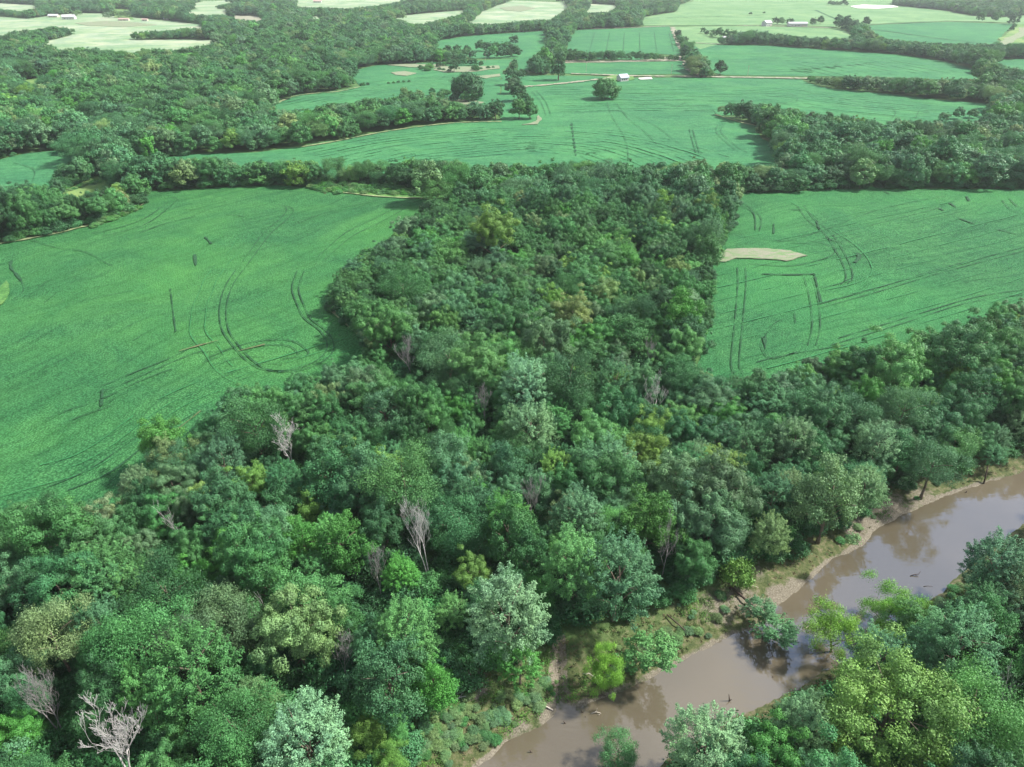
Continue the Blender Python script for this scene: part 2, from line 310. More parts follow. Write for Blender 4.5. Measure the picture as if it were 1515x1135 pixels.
# open ground without a sheet of its own (kept free of trees)
BANKPOLY = [(600,1200),(608,1100),(655,1060),(690,1018),(740,988),(830,947),(900,927),(990,902),(1070,875),(1110,848),(1180,822),(1240,803),(1275,778),(1300,752),(1400,720),(1445,702),(1515,677),(1600,650),(1600,760,1),(1515,785,1),(1485,800,1),(1490,838),(1430,880),(1375,908),(1330,912),(1250,955,1),(1200,985,1),(1150,1030),(1085,1085,1),(1030,1085,1),(975,1110,1),(945,1200)]
CLEAR_PX = []; CLEAR_W = []
def densify(pts, L):
    out = []
    for i in range(len(pts)):
        a = np.array(pts[i]); b = np.array(pts[(i+1) % len(pts)]); n = max(1, int(np.linalg.norm(b-a)/L)); n = min(n, 60)
        out += [tuple(a+(b-a)*k/n) for k in range(n)]
    return out
def sheet(name, mat, wp, z, skirt=0.5, jit=1.0, kind='structure', fine=False):
    cx = np.mean([p[1] for p in wp]); L = max(0.8, cx*0.0035) if fine else max(3, cx*0.012)
    q = densify(wp, L); q = [(x+vnoise(x, y, L*7, 7)*jit*L*1.5, y+vnoise(x, y, L*7, 8)*jit*L*1.5) for x, y in q] if fine else q
    q = [(x+vnoise(x, y, L*2.2, 5)*jit*L*0.5, y+vnoise(x, y, L*2.2, 6)*jit*L*0.5) for x, y in q]
    v = [Vector((x, y, z)) for x, y in q]; n = len(v)
    tris = tessellate_polygon([v]); V = [tuple(p) for p in v]+[(p.x, p.y, z-skirt) for p in v]
    F = []
    for t in tris:
        a, b, c = (v[i] for i in t)
        F.append(t if (b-a).cross(c-a).z > 0 else (t[0], t[2], t[1]))
    for i in range(n): F.append((i, (i+1) % n, n+(i+1) % n, n+i))
    ob = link(name, mesh(name, V, F, mat)); ob['kind'] = kind; return ob
for k, (nm, mat, pts) in enumerate(FIELDS):
    pts = [((p[0]-170 if p[0] <= -80 else p[0]+170 if p[0] >= 1600 else p[0]),)+tuple(p[1:]) for p in pts]
    wp = [G(p[0], p[1], TZ if len(p) > 2 else 0)[:2] for p in pts]
    sheet(nm, mat, wp, 0.25+0.012*k)
    CLEAR_PX.append(np.array([(p[0], p[1]) for p in pts], float)); CLEAR_W.append(np.array(wp))
CLEAR_PX.append(np.array([(p[0], p[1]) for p in BANKPOLY], float)); CLEAR_W.append(np.array([G(p[0], p[1], TZ if len(p) > 2 else -1)[:2] for p in BANKPOLY]))
CLEAR_PX.append(np.array([(1120,930),(1232,935),(1238,1000),(1215,1022),(1165,1050),(1105,1068)], float))
# patches that lie on top of the crop
def patch(name, mat, pts, z=0.75, jit=1.0): return sheet(name, mat, [G(x, y, z)[:2] for x, y in pts], z, 0.3, jit, fine=True)
patch('bare_soil', PATCH, [(1058,386),(1066,372),(1075,368),(1130,367),(1170,370),(1192,378),(1165,385),(1120,383),(1090,381),(1072,386)], 0.75, 1.2)
patch('bare_soil', PATCH, [(575,96),(600,94.5),(655,95),(665,99),(640,101),(600,99)])
patch('bare_soil', PATCH, [(640,103),(655,99),(700,98),(738,97),(741,101),(700,106),(660,107)], 0.77)
patch('bare_soil', PATCH, [(580,107),(600,105),(615,108),(600,112),(583,111)], 0.77)
patch('bare_soil', PATCH, [(700,113),(740,109),(742,112),(720,116)], 0.77)
patch('bare_soil', PATCH, [(650,151),(690,146),(715,151),(700,160),(670,160)], 0.77)
patch('meadow', GRASS, [(0,425),(8,415),(14,420),(10,440),(0,450),(-30,455),(-30,430)], 0.77)
patch('dirt_track', BARE, [(818,94),(828,89.5),(860,89),(900,90),(970,87.5),(985,84),(1016,83),(1017,90),(970,91),(900,92),(850,92)], 0.78)
patch('gravel_lot', WHITEG, [(1258,9),(1275,7),(1320,8),(1332,10.5),(1300,12.5),(1270,12)], 1.2)
patch('gravel_lot', WHITEG, [(943,115),(962,114.5),(964,117),(948,117.5)], 0.9)
patch('meadow', GRASS, [(885,117),(905,111),(935,111),(938,118),(915,120)], 0.79)
patch('bare_soil', PATCH, [(1478,66),(1484,57),(1505,50),(1508,40),(1530,42),(1512,54),(1498,60),(1497,67)], 0.8)
patch('bare_soil', PATCH, [(740,11),(775,8),(790,12),(770,17),(745,15)], 0.9)
patch('bare_soil', PATCH, [(110,34),(150,31),(200,33),(230,37),(180,40),(130,38)], 0.9)
patch('bare_soil', PATCH, [(792,179),(798,170),(802,176),(796,183),(770,184)], 0.77)
def ribbon(name, mat, lines, z, kind='structure'):
    V = []; F = []
    for ln in lines:
        pts, wd = ln[:2]; offs = ln[2] if len(ln) > 2 else 0; clip = ln[3] if len(ln) > 3 else None
        w = np.array([G(x, y, z)[:2] for x, y in pts])
        # smooth the polyline
        if len(w) > 2:
            t = np.arange(len(w)); tt = np.linspace(0, len(w)-1, (len(w)-1)*8+1); o_ = []
            for q in tt:
                i = min(int(q), len(w)-2); f = q-i; p0 = w[max(i-1, 0)]; p1 = w[i]; p2 = w[i+1]; p3 = w[min(i+2, len(w)-1)]
                o_.append(0.5*((2*p1)+(-p0+p2)*f+(2*p0-5*p1+4*p2-p3)*f*f+(-p0+3*p1-3*p2+p3)*f**3))
            w = np.array(o_)
        w = resamp(w, max(3, int(np.hypot(*np.diff(w, axis=0).T).sum()/2.0)))
        d = np.gradient(w, axis=0); d /= np.linalg.norm(d, axis=1)[:, None]+1e-9; nrm = np.stack([-d[:, 1], d[:, 0]], -1)
        w = w+nrm*(offs+(np.array([vnoise(a, b_, 14.0, 29) for a, b_ in w])*1.4 if clip is not None else 0))[:, None] if clip is not None else w
        keep = inpoly(CLEAR_W[clip], w[:, 0], w[:, 1]) & (np.array([vnoise(a, b_, 11.0, 31+int(abs(offs)*7) % 50) for a, b_ in w]) > -0.22) if clip is not None else np.ones(len(w), bool)
        hw = wd*0.5*np.clip((0.85+1.6*np.array([vnoise(a, b_, 2.3, 9)+0.6*vnoise(a, b_, 9.0, 19) for a, b_ in w])), 0.25, 1.3)
        b = len(V)
        for i in range(len(w)):
            l = w[i]+nrm[i]*hw[i]; r = w[i]-nrm[i]*hw[i]; V += [(l[0], l[1], z), (r[0], r[1], z)]
            if i and keep[i] and keep[i-1]: F.append((b+2*i-2, b+2*i-1, b+2*i+1, b+2*i))
    ob = link(name, mesh(name, V, F, mat)); ob['kind'] = kind
    return ob
def off(pts, dx, dy): return [(x+dx, y+dy) for x, y in pts]
RUT = plain('rut_soil_shade', (0.013, 0.065, 0.024), 0.95, 1.5, 0.5)  # soil and shadow in the crop gaps, painted together as dark green
RUTB = plain('rut_soil_brown', (0.10, 0.12, 0.05), 0.95, 0.8, 0.4)
RUTF = plain('rut_far', (0.02, 0.10, 0.04), 0.95, 0.5, 0.4)
a1 = [(420,308),(424,300),(400,299),(375,302)]
tr = []
def T(pts, w=0.35): tr.append((pts, w))
def TT(pts, dx, dy, w=0.35): T(pts, w); T(off(pts, dx, dy), w)
TT([(405,301),(424,308),(416,322),(390,345),(360,385),(335,420),(325,455),(328,485),(340,505),(362,530),(390,546),(430,547),(465,535),(484,515),(475,490),(450,470),(440,450),(432,425),(440,400)], 10, 1)
T([(305,530),(350,512),(390,503),(430,503),(452,515),(455,525),(420,530)],.3); T([(300,536),(350,519),(395,510),(430,512),(442,525)],.25)
T([(150,571),(200,550),(250,530),(290,511),(325,505)],.4)
T([(155,578),(210,555),(260,533),(300,518)],.3)
T([(40,635),(90,610),(150,590),(210,562),(255,545)],.3)
T([(0,660),(60,640),(120,615),(165,600)],.25)
T([(17,385),(16,395),(24,405),(32,415)],.9); T([(32,415),(35,430),(20,442)],.35)
T([(252,427),(255,450),(260,490)],.5)
T([(205,345),(245,330),(290,320)],.5); T([(135,345),(180,335),(215,322),(240,305),(250,297)],.35); T([(150,350),(195,338),(225,326),(255,302),(262,294),(245,289),(215,289)],.35)
T([(272,310),(310,308)],.45); T([(335,316),(362,320)],.5)
T([(0,355),(50,352),(110,342)],.3)
T([(20,345),(80,365),(125,372),(160,390),(168,393)],.25)
T([(215,690),(250,665),(300,620),(330,600),(360,585)],.3)
T([(100,725),(160,700),(200,670),(240,640),(290,610)],.5); T([(70,720),(130,695),(190,655),(230,625)],.3)
T([(470,380),(510,345),(550,325),(590,305)],.25);T([(480,385),(520,350),(560,330),(600,308)],.25)
T([(430,335),(480,315),(540,300),(590,298)],.25)
T([(303,350),(313,360)],1.0); T([(288,376),(290,392)],1.0); T([(152,575),(150,600)],.8)
for k in range(16): T([(20+k*22, 420+k*9+12*math.sin(k)), (60+k*23, 398+k*10), (110+k*22, 385+k*11)], .16)
# right field
TT([(1091,395),(1092,420),(1088,470),(1084,510),(1082,540),(1088,552)], 12, 0, .28)
T([(1128,405),(1165,406),(1205,405)],1.0); T([(1205,405),(1210,425),(1215,447)],.8)
TT([(1190,410),(1198,440),(1202,480),(1196,510)],12,0,.3)
T([(1110,390),(1170,393),(1210,385),(1230,378),(1236,370),(1225,362),(1190,355),(1150,357)],.4)
T([(1170,358),(1210,362),(1228,372)],.3)
T([(1223,352),(1235,356),(1249,360)],1.0); T([(1265,388),(1272,380),(1268,374)],1.2)
TT([(1180,305),(1195,325),(1220,345),(1245,385),(1252,410),(1245,420)],10,-1,.3)
T([(1210,425),(1240,420),(1262,410)],.3)
T([(1208,326),(1213,340)],.8);T([(1166,310),(1190,310)],.6);T([(1145,330),(1145,345)],.6);T([(1176,462),(1177,478)],1.0);T([(1131,498),(1133,515)],1.0)
T([(1095,303),(1115,315),(1118,340)],.5);T([(1100,300),(1125,320),(1124,342)],.3)
T([(1100,350),(1180,352),(1300,310),(1400,290)],.2)
T([(1210,450),(1300,425),(1400,395),(1515,365)],.35);T([(1210,456),(1300,431),(1400,401),(1515,371)],.3)
T([(1240,500),(1340,470),(1440,440),(1515,428)],.35);T([(1230,510),(1330,480),(1430,448),(1515,435)],.3)
T([(1190,360),(1300,330),(1400,305)],.2)
T([(1130,500),(1150,475),(1180,470)],.25);T([(1120,535),(1160,525),(1220,515),(1280,505)],.3);T([(1125,510),(1140,530),(1180,520)],.3)
T([(1405,300),(1414,306)],1.2);T([(1430,290),(1434,297)],1.0);T([(1418,322),(1442,331)],.9);T([(1476,339),(1504,346)],.9);T([(1390,308),(1396,311)],.9);T([(1307,282),(1317,287)],1.0)
T([(1483,296),(1495,310),(1512,315)],.3);T([(1493,293),(1505,305),(1515,308)],.3)

ribbon('wheel_ruts', RUT, tr, 0.64)
DRYG = plain('dry_grass', (0.20, 0.25, 0.12), 0.95, 0.4, 0.3)
ribbon('grass_verge', DRYG, [([(-60,368),(0,360),(60,349),(130,333),(180,318),(213,301)],2.2),([(455,274),(500,283),(560,290),(625,293)],1.6),([(486,455),(505,472),(535,497)],1.2),([(440,218),(500,208),(560,196),(620,187),(680,181),(742,179.5)],2.0),([(399,157),(440,141),(500,135),(533,128)],3),([(1058,169),(1090,179),(1120,186)],2)], 0.70)
ribbon('crop_gaps', RUTB, [([(265,519),(290,512),(323,503)],0.7),([(352,519),(372,514),(392,509)],0.6),([(215,675),(250,645),(300,605)],0.8)], 0.66)
rows_ = []
mainc = [(416,322),(390,345),(360,385),(335,420),(325,455),(328,485),(340,505),(362,530),(390,546)]
for k in range(1, 3): rows_.append((mainc, .22 if k % 3 else .34, -4.2*k-rng.uniform(-.8, .8), 0))
edge = [(640,296),(615,312),(580,335),(540,365),(500,402),(478,440),(482,465),(505,490),(535,512)]
for k in range(1, 1): rows_.append((edge, .22 if k % 3 else .34, -4.2*k-1, 0))
low = [(0,752),(120,715),(200,672),(290,606),(400,566),(545,522)]
for k in range(1, 4): rows_.append((low, .22 if k % 3 else .36, 4.4*k, 0))
ln = [(1050,490),(1210,450),(1515,365),(1600,342)]
for k in range(-12, 16, 2): rows_.append((ln, .24 if k % 3 else .4, 4.6*k+rng.uniform(-.8, .8), 1))
up = [(1180,420),(1248,405),(1256,385),(1235,360),(1205,340),(1180,318),(1150,300)]
for k in (-2,): rows_.append((up, .35, 4*k, 1))
ribbon('wheel_ruts', plain('row_gaps', (0.026, 0.160, 0.050), 0.95, 1.5, 0.4), rows_, 0.62)
fr = []
c3 = [(440,222),(560,200),(742,184),(860,186),(980,200),(1090,230)]
for k in range(1, 14): fr.append((c3, .8 if k % 3 else 1.2, -6.5*k+rng.uniform(-1.5, 1.5), 2))
c4 = [(800,125),(930,124),(1100,126),(1200,132),(1300,143),(1420,153)]
for k in range(1, 16): fr.append((c4, 1.0 if k % 3 else 1.5, -9*k+rng.uniform(-2, 2), 2))
c5 = [(1045,75),(1200,79),(1330,88),(1440,106)]
for k in range(1, 12): fr.append((c5, 1.6, -16*k+rng.uniform(-3, 3), 8))
c6 = [(420,155),(500,140),(620,125),(740,118)]
for k in range(-5, 6): fr.append((c6, 1.2, 9*k+rng.uniform(-2, 2), 3))
ribbon('wheel_ruts', plain('row_gaps_far', (0.036, 0.190, 0.068), 0.95, 0.5, 0.4), fr, 0.80)
tr = []
TT([(787,135),(800,150),(808,170)],7,-1,.5)
T([(912,152),(930,175),(955,195),(975,215)],.45);T([(898,150),(905,170),(925,205),(930,235)],.35)
T([(846,180),(852,230)],.3)
for i in range(9): T([(845.5+i*0.85,182+i*5.6),(846+i*0.85,185+i*5.6)],1.4)
TT([(1020,190),(1024,205),(1030,225)],5,0,.5)
T([(1062,185),(1060,195),(1075,210),(1090,222)],.35);T([(1070,186),(1067,195),(1085,212),(1105,225)],.35)
T([(1000,160),(1020,150),(1070,148),(1110,150)],.5);T([(1010,165),(1030,156),(1060,152)],.35)
T([(880,150),(900,158),(960,180),(1010,215),(1040,228)],.35)
T([(1050,138),(1120,146),(1170,152),(1180,145),(1170,138)],.4);T([(940,135),(980,140),(1040,142)],.35)
T([(1280,160),(1310,155),(1325,165),(1320,175)],.4);T([(1355,175),(1362,160),(1372,158)],.4)
T([(1360,168),(1400,160),(1440,162)],.35);T([(1180,130),(1210,140),(1270,150),(1300,152)],.35)
T([(300,236),(400,232),(520,222),(620,220)],.3);T([(400,230),(440,222),(480,218)],.3);T([(560,220),(700,195),(760,190)],.3)
T([(20,240),(50,250),(48,268)],.4);T([(0,262),(40,268)],.3)
T([(780,130),(850,128),(900,122)],.3);T([(830,117),(900,121),(1000,120)],.4)
T([(840,98),(900,102),(960,103),(1010,104)],.8);T([(850,101),(920,105),(1000,106)],.5)
for k in range(6): T([(880+k*22, 48),(872+k*25,76)],.7)
T([(1140,76),(1200,82),(1260,88),(1300,87),(1360,96)],.7);T([(1150,80),(1210,86)],.5)
T([(560,125),(640,118),(660,112)],.5);T([(420,152),(480,142),(560,140)],.4)
T([(1290,43),(1340,50),(1400,58),(1455,64)],5);T([(960,38.4),(1060,38),(1130,37.6)],3);T([(955,27),(1040,25),(1130,22)],4)
T([(1286,37.3),(1390,32.3),(1500,35.5)],6);T([(1207,15),(1225,23),(1248,32)],5)
T([(1225,115.5),(1300,116.5),(1400,119)],3)
ribbon('wheel_ruts', RUTF, tr, 0.82)
ribbon('country_road', BARE, [([(845,108.5),(900,110.5),(940,112),(1020,112.8),(1060,113.5),(1130,114.5),(1206,116)],7),([(1040,113),(1022,104),(1016,93),(1012,78),(1002,58),(995,40)],8),([(760,128.5),(800,126),(860,120),(905,114.5)],6),([(1018,62.5),(1060,65),(1080,66)],6),([(1090,37.8),(1150,38.5),(1230,41)],7),([(850,43),(900,42),(990,38.5)],6),([(1515,115),(1480,118)],5)], 0.86)
# ------------------------------------------------------------------ foliage prototypes
def unit(v): return v/(np.linalg.norm(v, axis=-1, keepdims=True)+1e-9)
def quads(pos, nrm, size, aspect=0.7):
    n = len(pos); r = unit(rng.normal(size=(n, 3))); a = unit(np.cross(nrm, r)); b = np.cross(nrm, a)
    s = size[:, None]; a = a*s; b = b*s*aspect
    return np.stack([pos-a, pos-b+nrm*s*0.15, pos+a, pos+b+nrm*s*0.15], 1)
def ell(n, top=-0.35):
    v = unit(rng.normal(size=(n*3, 3))); v = v[v[:, 2] > top][:n]; return v
def lobes_crown(R, H, z0, nl, lr, leaf, dens, flat=1.0, jitter=0.35, droop=0.0, irr=0.25, shell=0.8):
    """crown = many leaf clumps over an uneven ellipsoid between z0 and H"""
    cz = z0+(H-z0)*0.45; rz = (H-z0)*0.5
    d = ell(nl, -0.55); ph = rng.uniform(0, 6.28, 6)
    wob = 1+irr*(np.sin(3*np.arctan2(d[:, 1], d[:, 0])+ph[0])*0.5+np.sin(5*d[:, 2]+ph[1])*0.4+rng.normal(size=len(d))*0.45)
    f = rng.uniform(0.4, 1.0, len(d))**0.6*wob
    C = np.stack([d[:, 0]*R*f, d[:, 1]*R*f, cz+d[:, 2]*rz*f*flat], -1)
    r = rng.uniform(lr[0], lr[1], len(d)); P_ = []; N_ = []; A_ = []
    for c, q, dd in zip(C, r, d):
        n = int(dens*q*q/(leaf*leaf)); v = unit(rng.normal(size=(n, 3))); v = v[(v*(dd+np.array([0, 0, .6]))).sum(1) > -0.55]
        rr = q*(shell+(1-shell)*1.6*rng.random(len(v)))*(1+0.30*np.sin(v[:, 0]*4+c[0]*3)*np.cos(v[:, 1]*4+c[1]*3)+0.12*np.sin(v[:, 2]*9+c[2]*5))
        p = c+v*rr[:, None]*np.array([rng.uniform(.8, 1.25), rng.uniform(.8, 1.25), rng.uniform(.65, 1.05)]); p[:, 2] -= droop*rng.random(len(v))*q
        P_.append(p); N_.append(unit(v+jitter*rng.normal(size=v.shape)+np.array([0, 0, 0.25]))); A_.append(np.clip(0.45+rng.normal()*0.13+rng.normal(size=len(v))*0.11, 0, 1))
    return np.concatenate(P_), np.concatenate(N_), np.concatenate(A_)
def feather_crown(R, H, z0, ns, leaf, per, L=(1.2, 2.2), lift=0.55, irr=0.2):
    cz = z0+(H-z0)*0.42; rz = (H-z0)*0.5; d = ell(ns, -0.5); ph = rng.uniform(0, 6.28, 4)
    wob = 1+irr*(np.sin(3*np.arctan2(d[:, 1], d[:, 0])+ph[0])*0.6+np.sin(6*d[:, 2]+ph[1])*0.4)+rng.normal(size=len(d))*0.08
    f = rng.uniform(0.45, 0.88, len(d))**0.7*wob
    C = np.stack([d[:, 0]*R*f, d[:, 1]*R*f, cz+d[:, 2]*rz*f], -1)
    P_ = []; N_ = []; A_ = []
    for c, dd in zip(C, d):
        ax_ = unit(dd+np.array([0, 0, lift])+rng.normal(size=3)*0.35); l = rng.uniform(*L)
        t = rng.random(per)**0.8; sp = 0.62*(1-t*0.75)
        off_ = rng.normal(size=(per, 3))*sp[:, None]*0.65
        p = c+ax_*(t*l)[:, None]+off_; P_.append(p)
        N_.append(unit(np.cross(np.cross(ax_, unit(rng.normal(size=(per, 3)))), ax_)*0.6+np.array([0, 0, .7])+dd*0.4+rng.normal(size=(per, 3))*.3))
        A_.append(np.clip(0.5+rng.normal()*0.08+rng.normal(size=per)*0.13+(rng.random(per) < 0.05)*0.4, 0, 1))
    return np.concatenate(P_), np.concatenate(N_), np.concatenate(A_)
PROTO = {}
def make_trunk(R, H, z0, seed, lean=0.0):
    r = random.Random(seed); b = MB(); top = z0+(H-z0)*0.62
    pts = [(lean*R*(k/6)**1.5+r.uniform(-.12, .12)*k*0.3, r.uniform(-.12, .12)*k*0.3, -0.4+(top+0.4)*k/6) for k in range(7)]
    tr0 = 0.018*H+0.05; b.tube(pts, [tr0*(1.35 if k == 0 else 1-0.11*k) for k in range(7)], 7)
    for k in range(8):
        a = k*2.4+r.uniform(-.4, .4); i = 2+k % 4; p = Vector(pts[i]); l = R*r.uniform(.55, .85)
        q1 = p+Vector((math.cos(a)*l*.5, math.sin(a)*l*.5, l*.45)); q2 = p+Vector((math.cos(a)*l, math.sin(a)*l, l*.75))
        b.tube([p, q1, q2], [tr0*.45, tr0*.28, tr0*.1], 5)
    return mesh('trunk', b.V, b.F, M_bark, True)
def proto(key, gen, R, H, z0, seed, asp=0.7, lean=0.0):
    pos, nrm, at = gen
    if lean: pos = pos.copy(); pos[:, 0] += lean*R*(pos[:, 2]/H)**1.5
    sz = (np.full(len(pos), key_leaf[0])*rng.uniform(0.7, 1.3, len(pos)))
    me_ = quadmesh('crown', quads(pos, nrm, sz, asp), M_leaf, at)
    PROTO[key] = (me_, make_trunk(R, H, z0, seed, lean), R, H)
key_leaf = [0.2]
def addp(key, kind, R, H, z0, seed, **k):
    leaf = k.pop('leaf', 0.2); key_leaf[0] = leaf; asp = k.pop('asp', 0.7); lean = k.pop('lean', 0.0)
    g = lobes_crown(R, H, z0, leaf=leaf, **k) if kind == 'L' else feather_crown(R, H, z0, leaf=leaf, **k)
    proto(key, g, R, H, z0, seed, asp, lean)
for i in range(5): addp('round%d' % i, 'L', 5+0.3*(i % 3), [15, 16, 14, 17, 15][i], [4, 4.5, 4, 5, 3.5][i], 10+i, nl=[105, 90, 120, 95, 85][i], lr=[(0.5, 1.3), (0.55, 1.45), (.5, 1.2), (.55, 1.4), (.55, 1.5)][i], irr=0.38, leaf=0.12, dens=8.5, jitter=0.32, shell=0.66)
for i in range(3): addp('feather%d' % i, 'F', 5.2, [16, 17, 15][i], [3, 4, 3][i], 20+i, ns=[230, 260, 210][i], leaf=0.15, per=95, asp=0.45)
for i in range(3): addp('broad%d' % i, 'L', 5.4, [16, 17, 15][i], [3.5, 4.5, 3][i], 30+i, nl=[95, 85, 100][i], lr=(0.5, 1.5), leaf=0.15, dens=7.5, jitter=0.6, irr=0.42, shell=0.6)
addp('soft0', 'L', 5.2, 14, 3, 41, nl=60, lr=(1.0, 1.9), leaf=0.14, dens=5.5, jitter=0.8, shell=0.5, asp=0.4)
addp('soft1', 'L', 5.0, 15, 3.5, 42, nl=70, lr=(0.8, 1.6), leaf=0.14, dens=5.5, jitter=0.8, shell=0.55, asp=0.4)
addp('willow0', 'L', 4.0, 12, 2.5, 43, nl=55, lr=(0.7, 1.35), leaf=0.11, dens=9, jitter=0.7, shell=0.45, asp=0.4, droop=0.9, irr=0.45)
addp('willow1', 'L', 4.0, 11, 2.5, 44, nl=42, lr=(0.7, 1.3), leaf=0.11, dens=9, jitter=0.7, shell=0.45, asp=0.4, droop=1.0, irr=0.6, lean=-0.5)
addp('lean0', 'F', 3.2, 9, 2.5, 45, ns=120, per=52, leaf=0.17, asp=0.5, lean=1.3)
addp('bush0', 'L', 2.6, 4.2, 0.2, 46, nl=38, lr=(0.6, 1.2), leaf=0.16, dens=6, jitter=0.7, shell=0.55)
addp('bush1', 'L', 2.2, 3.4, 0.1, 47, nl=32, lr=(0.5, 1.0), leaf=0.2, dens=6, jitter=0.8, shell=0.5)
addp('giant0', 'L', 9.0, 19, 3.0, 49, nl=150, lr=(0.8, 1.9), leaf=0.16, dens=6.5, jitter=0.5, irr=0.4, shell=0.6)
addp('dome0', 'L', 5.2, 8.6, 0.2, 61, nl=85, irr=.12, lr=(.9, 1.8), leaf=0.26, dens=8)
addp('conifer0', 'L', 2.6, 14, 1.0, 48, nl=70, lr=(0.6, 1.2), leaf=0.2, dens=5, jitter=.6, irr=0.3)
addp('far0', 'L', 5.2, 14, 0.3, 51, nl=72, irr=.2, lr=(.8, 1.6), leaf=0.28, dens=9)
addp('far1', 'L', 5.4, 14, 0.3, 52, nl=76, irr=.25, lr=(0.7, 1.5), leaf=0.28, dens=9)
addp('far2', 'L', 5.0, 15, 0.8, 53, nl=66, lr=(.8, 1.7), leaf=0.28, dens=9, irr=.28)
TINT = dict(
 teal=(0.036, 0.104, 0.054), mid=(0.043, 0.120, 0.050), dark=(0.025, 0.075, 0.036), blue=(0.054, 0.126, 0.077), grey=(0.076, 0.136, 0.086),
 light=(0.068, 0.165, 0.064), vivid=(0.050, 0.155, 0.040), yellow=(0.100, 0.185, 0.052), pale=(0.165, 0.235, 0.088), olive=(0.108, 0.158, 0.085), silver=(0.100, 0.178, 0.118), lime=(0.115, 0.230, 0.040), tan=(0.125, 0.172, 0.075), sage=(0.090, 0.155, 0.078))
TINT = {k: (v[0]*1.62, v[1]*1.76, v[2]*1.32) for k, v in TINT.items()}
TW = dict(lime='lime green', teal='dark teal-green', mid='mid-green', dark='very dark green', blue='blue-green', grey='grey-green', light='light green', vivid='vivid green', yellow='yellow-green', pale='pale yellow', olive='olive', silver='silvery green', tan='tan-yellow', sage='sage green')
ALL = []      # dict(x,y,s,h,...)
def add_tree(px, py, w, typ, tint, label=None, z=None, tall=1.0, name=None, cat='tree', group=None, rot=None, base=False):
    me_, tk, R, H = PROTO[typ]
    x, y = 0, 100; sc = 1.0
    for _ in range(4):
        zz = 0 if base else H*sc*tall*0.6
        gz = float(hgt(np.array([x]), np.array([y]))[0]); x, y, _z = G(px, py, zz+gz); d = P(x, y, zz)[2]; sc = w/FP*d/(2*R)
    gz = float(hgt(np.array([x]), np.array([y]))[0])
    t = dict(x=x, y=y, z=gz, sx=sc, sz=sc*tall, typ=typ, tint=tint, label=label, lm=True, name=name or ('willow_tree' if typ.startswith('willow') else 'bush' if typ.startswith('bush') else 'leafy_tree'), cat=cat, group=group, rot=rot if rot is not None else rng.uniform(0, 6.28), ppx=px, ppy=py, w=w)
    ALL.append(t); return t
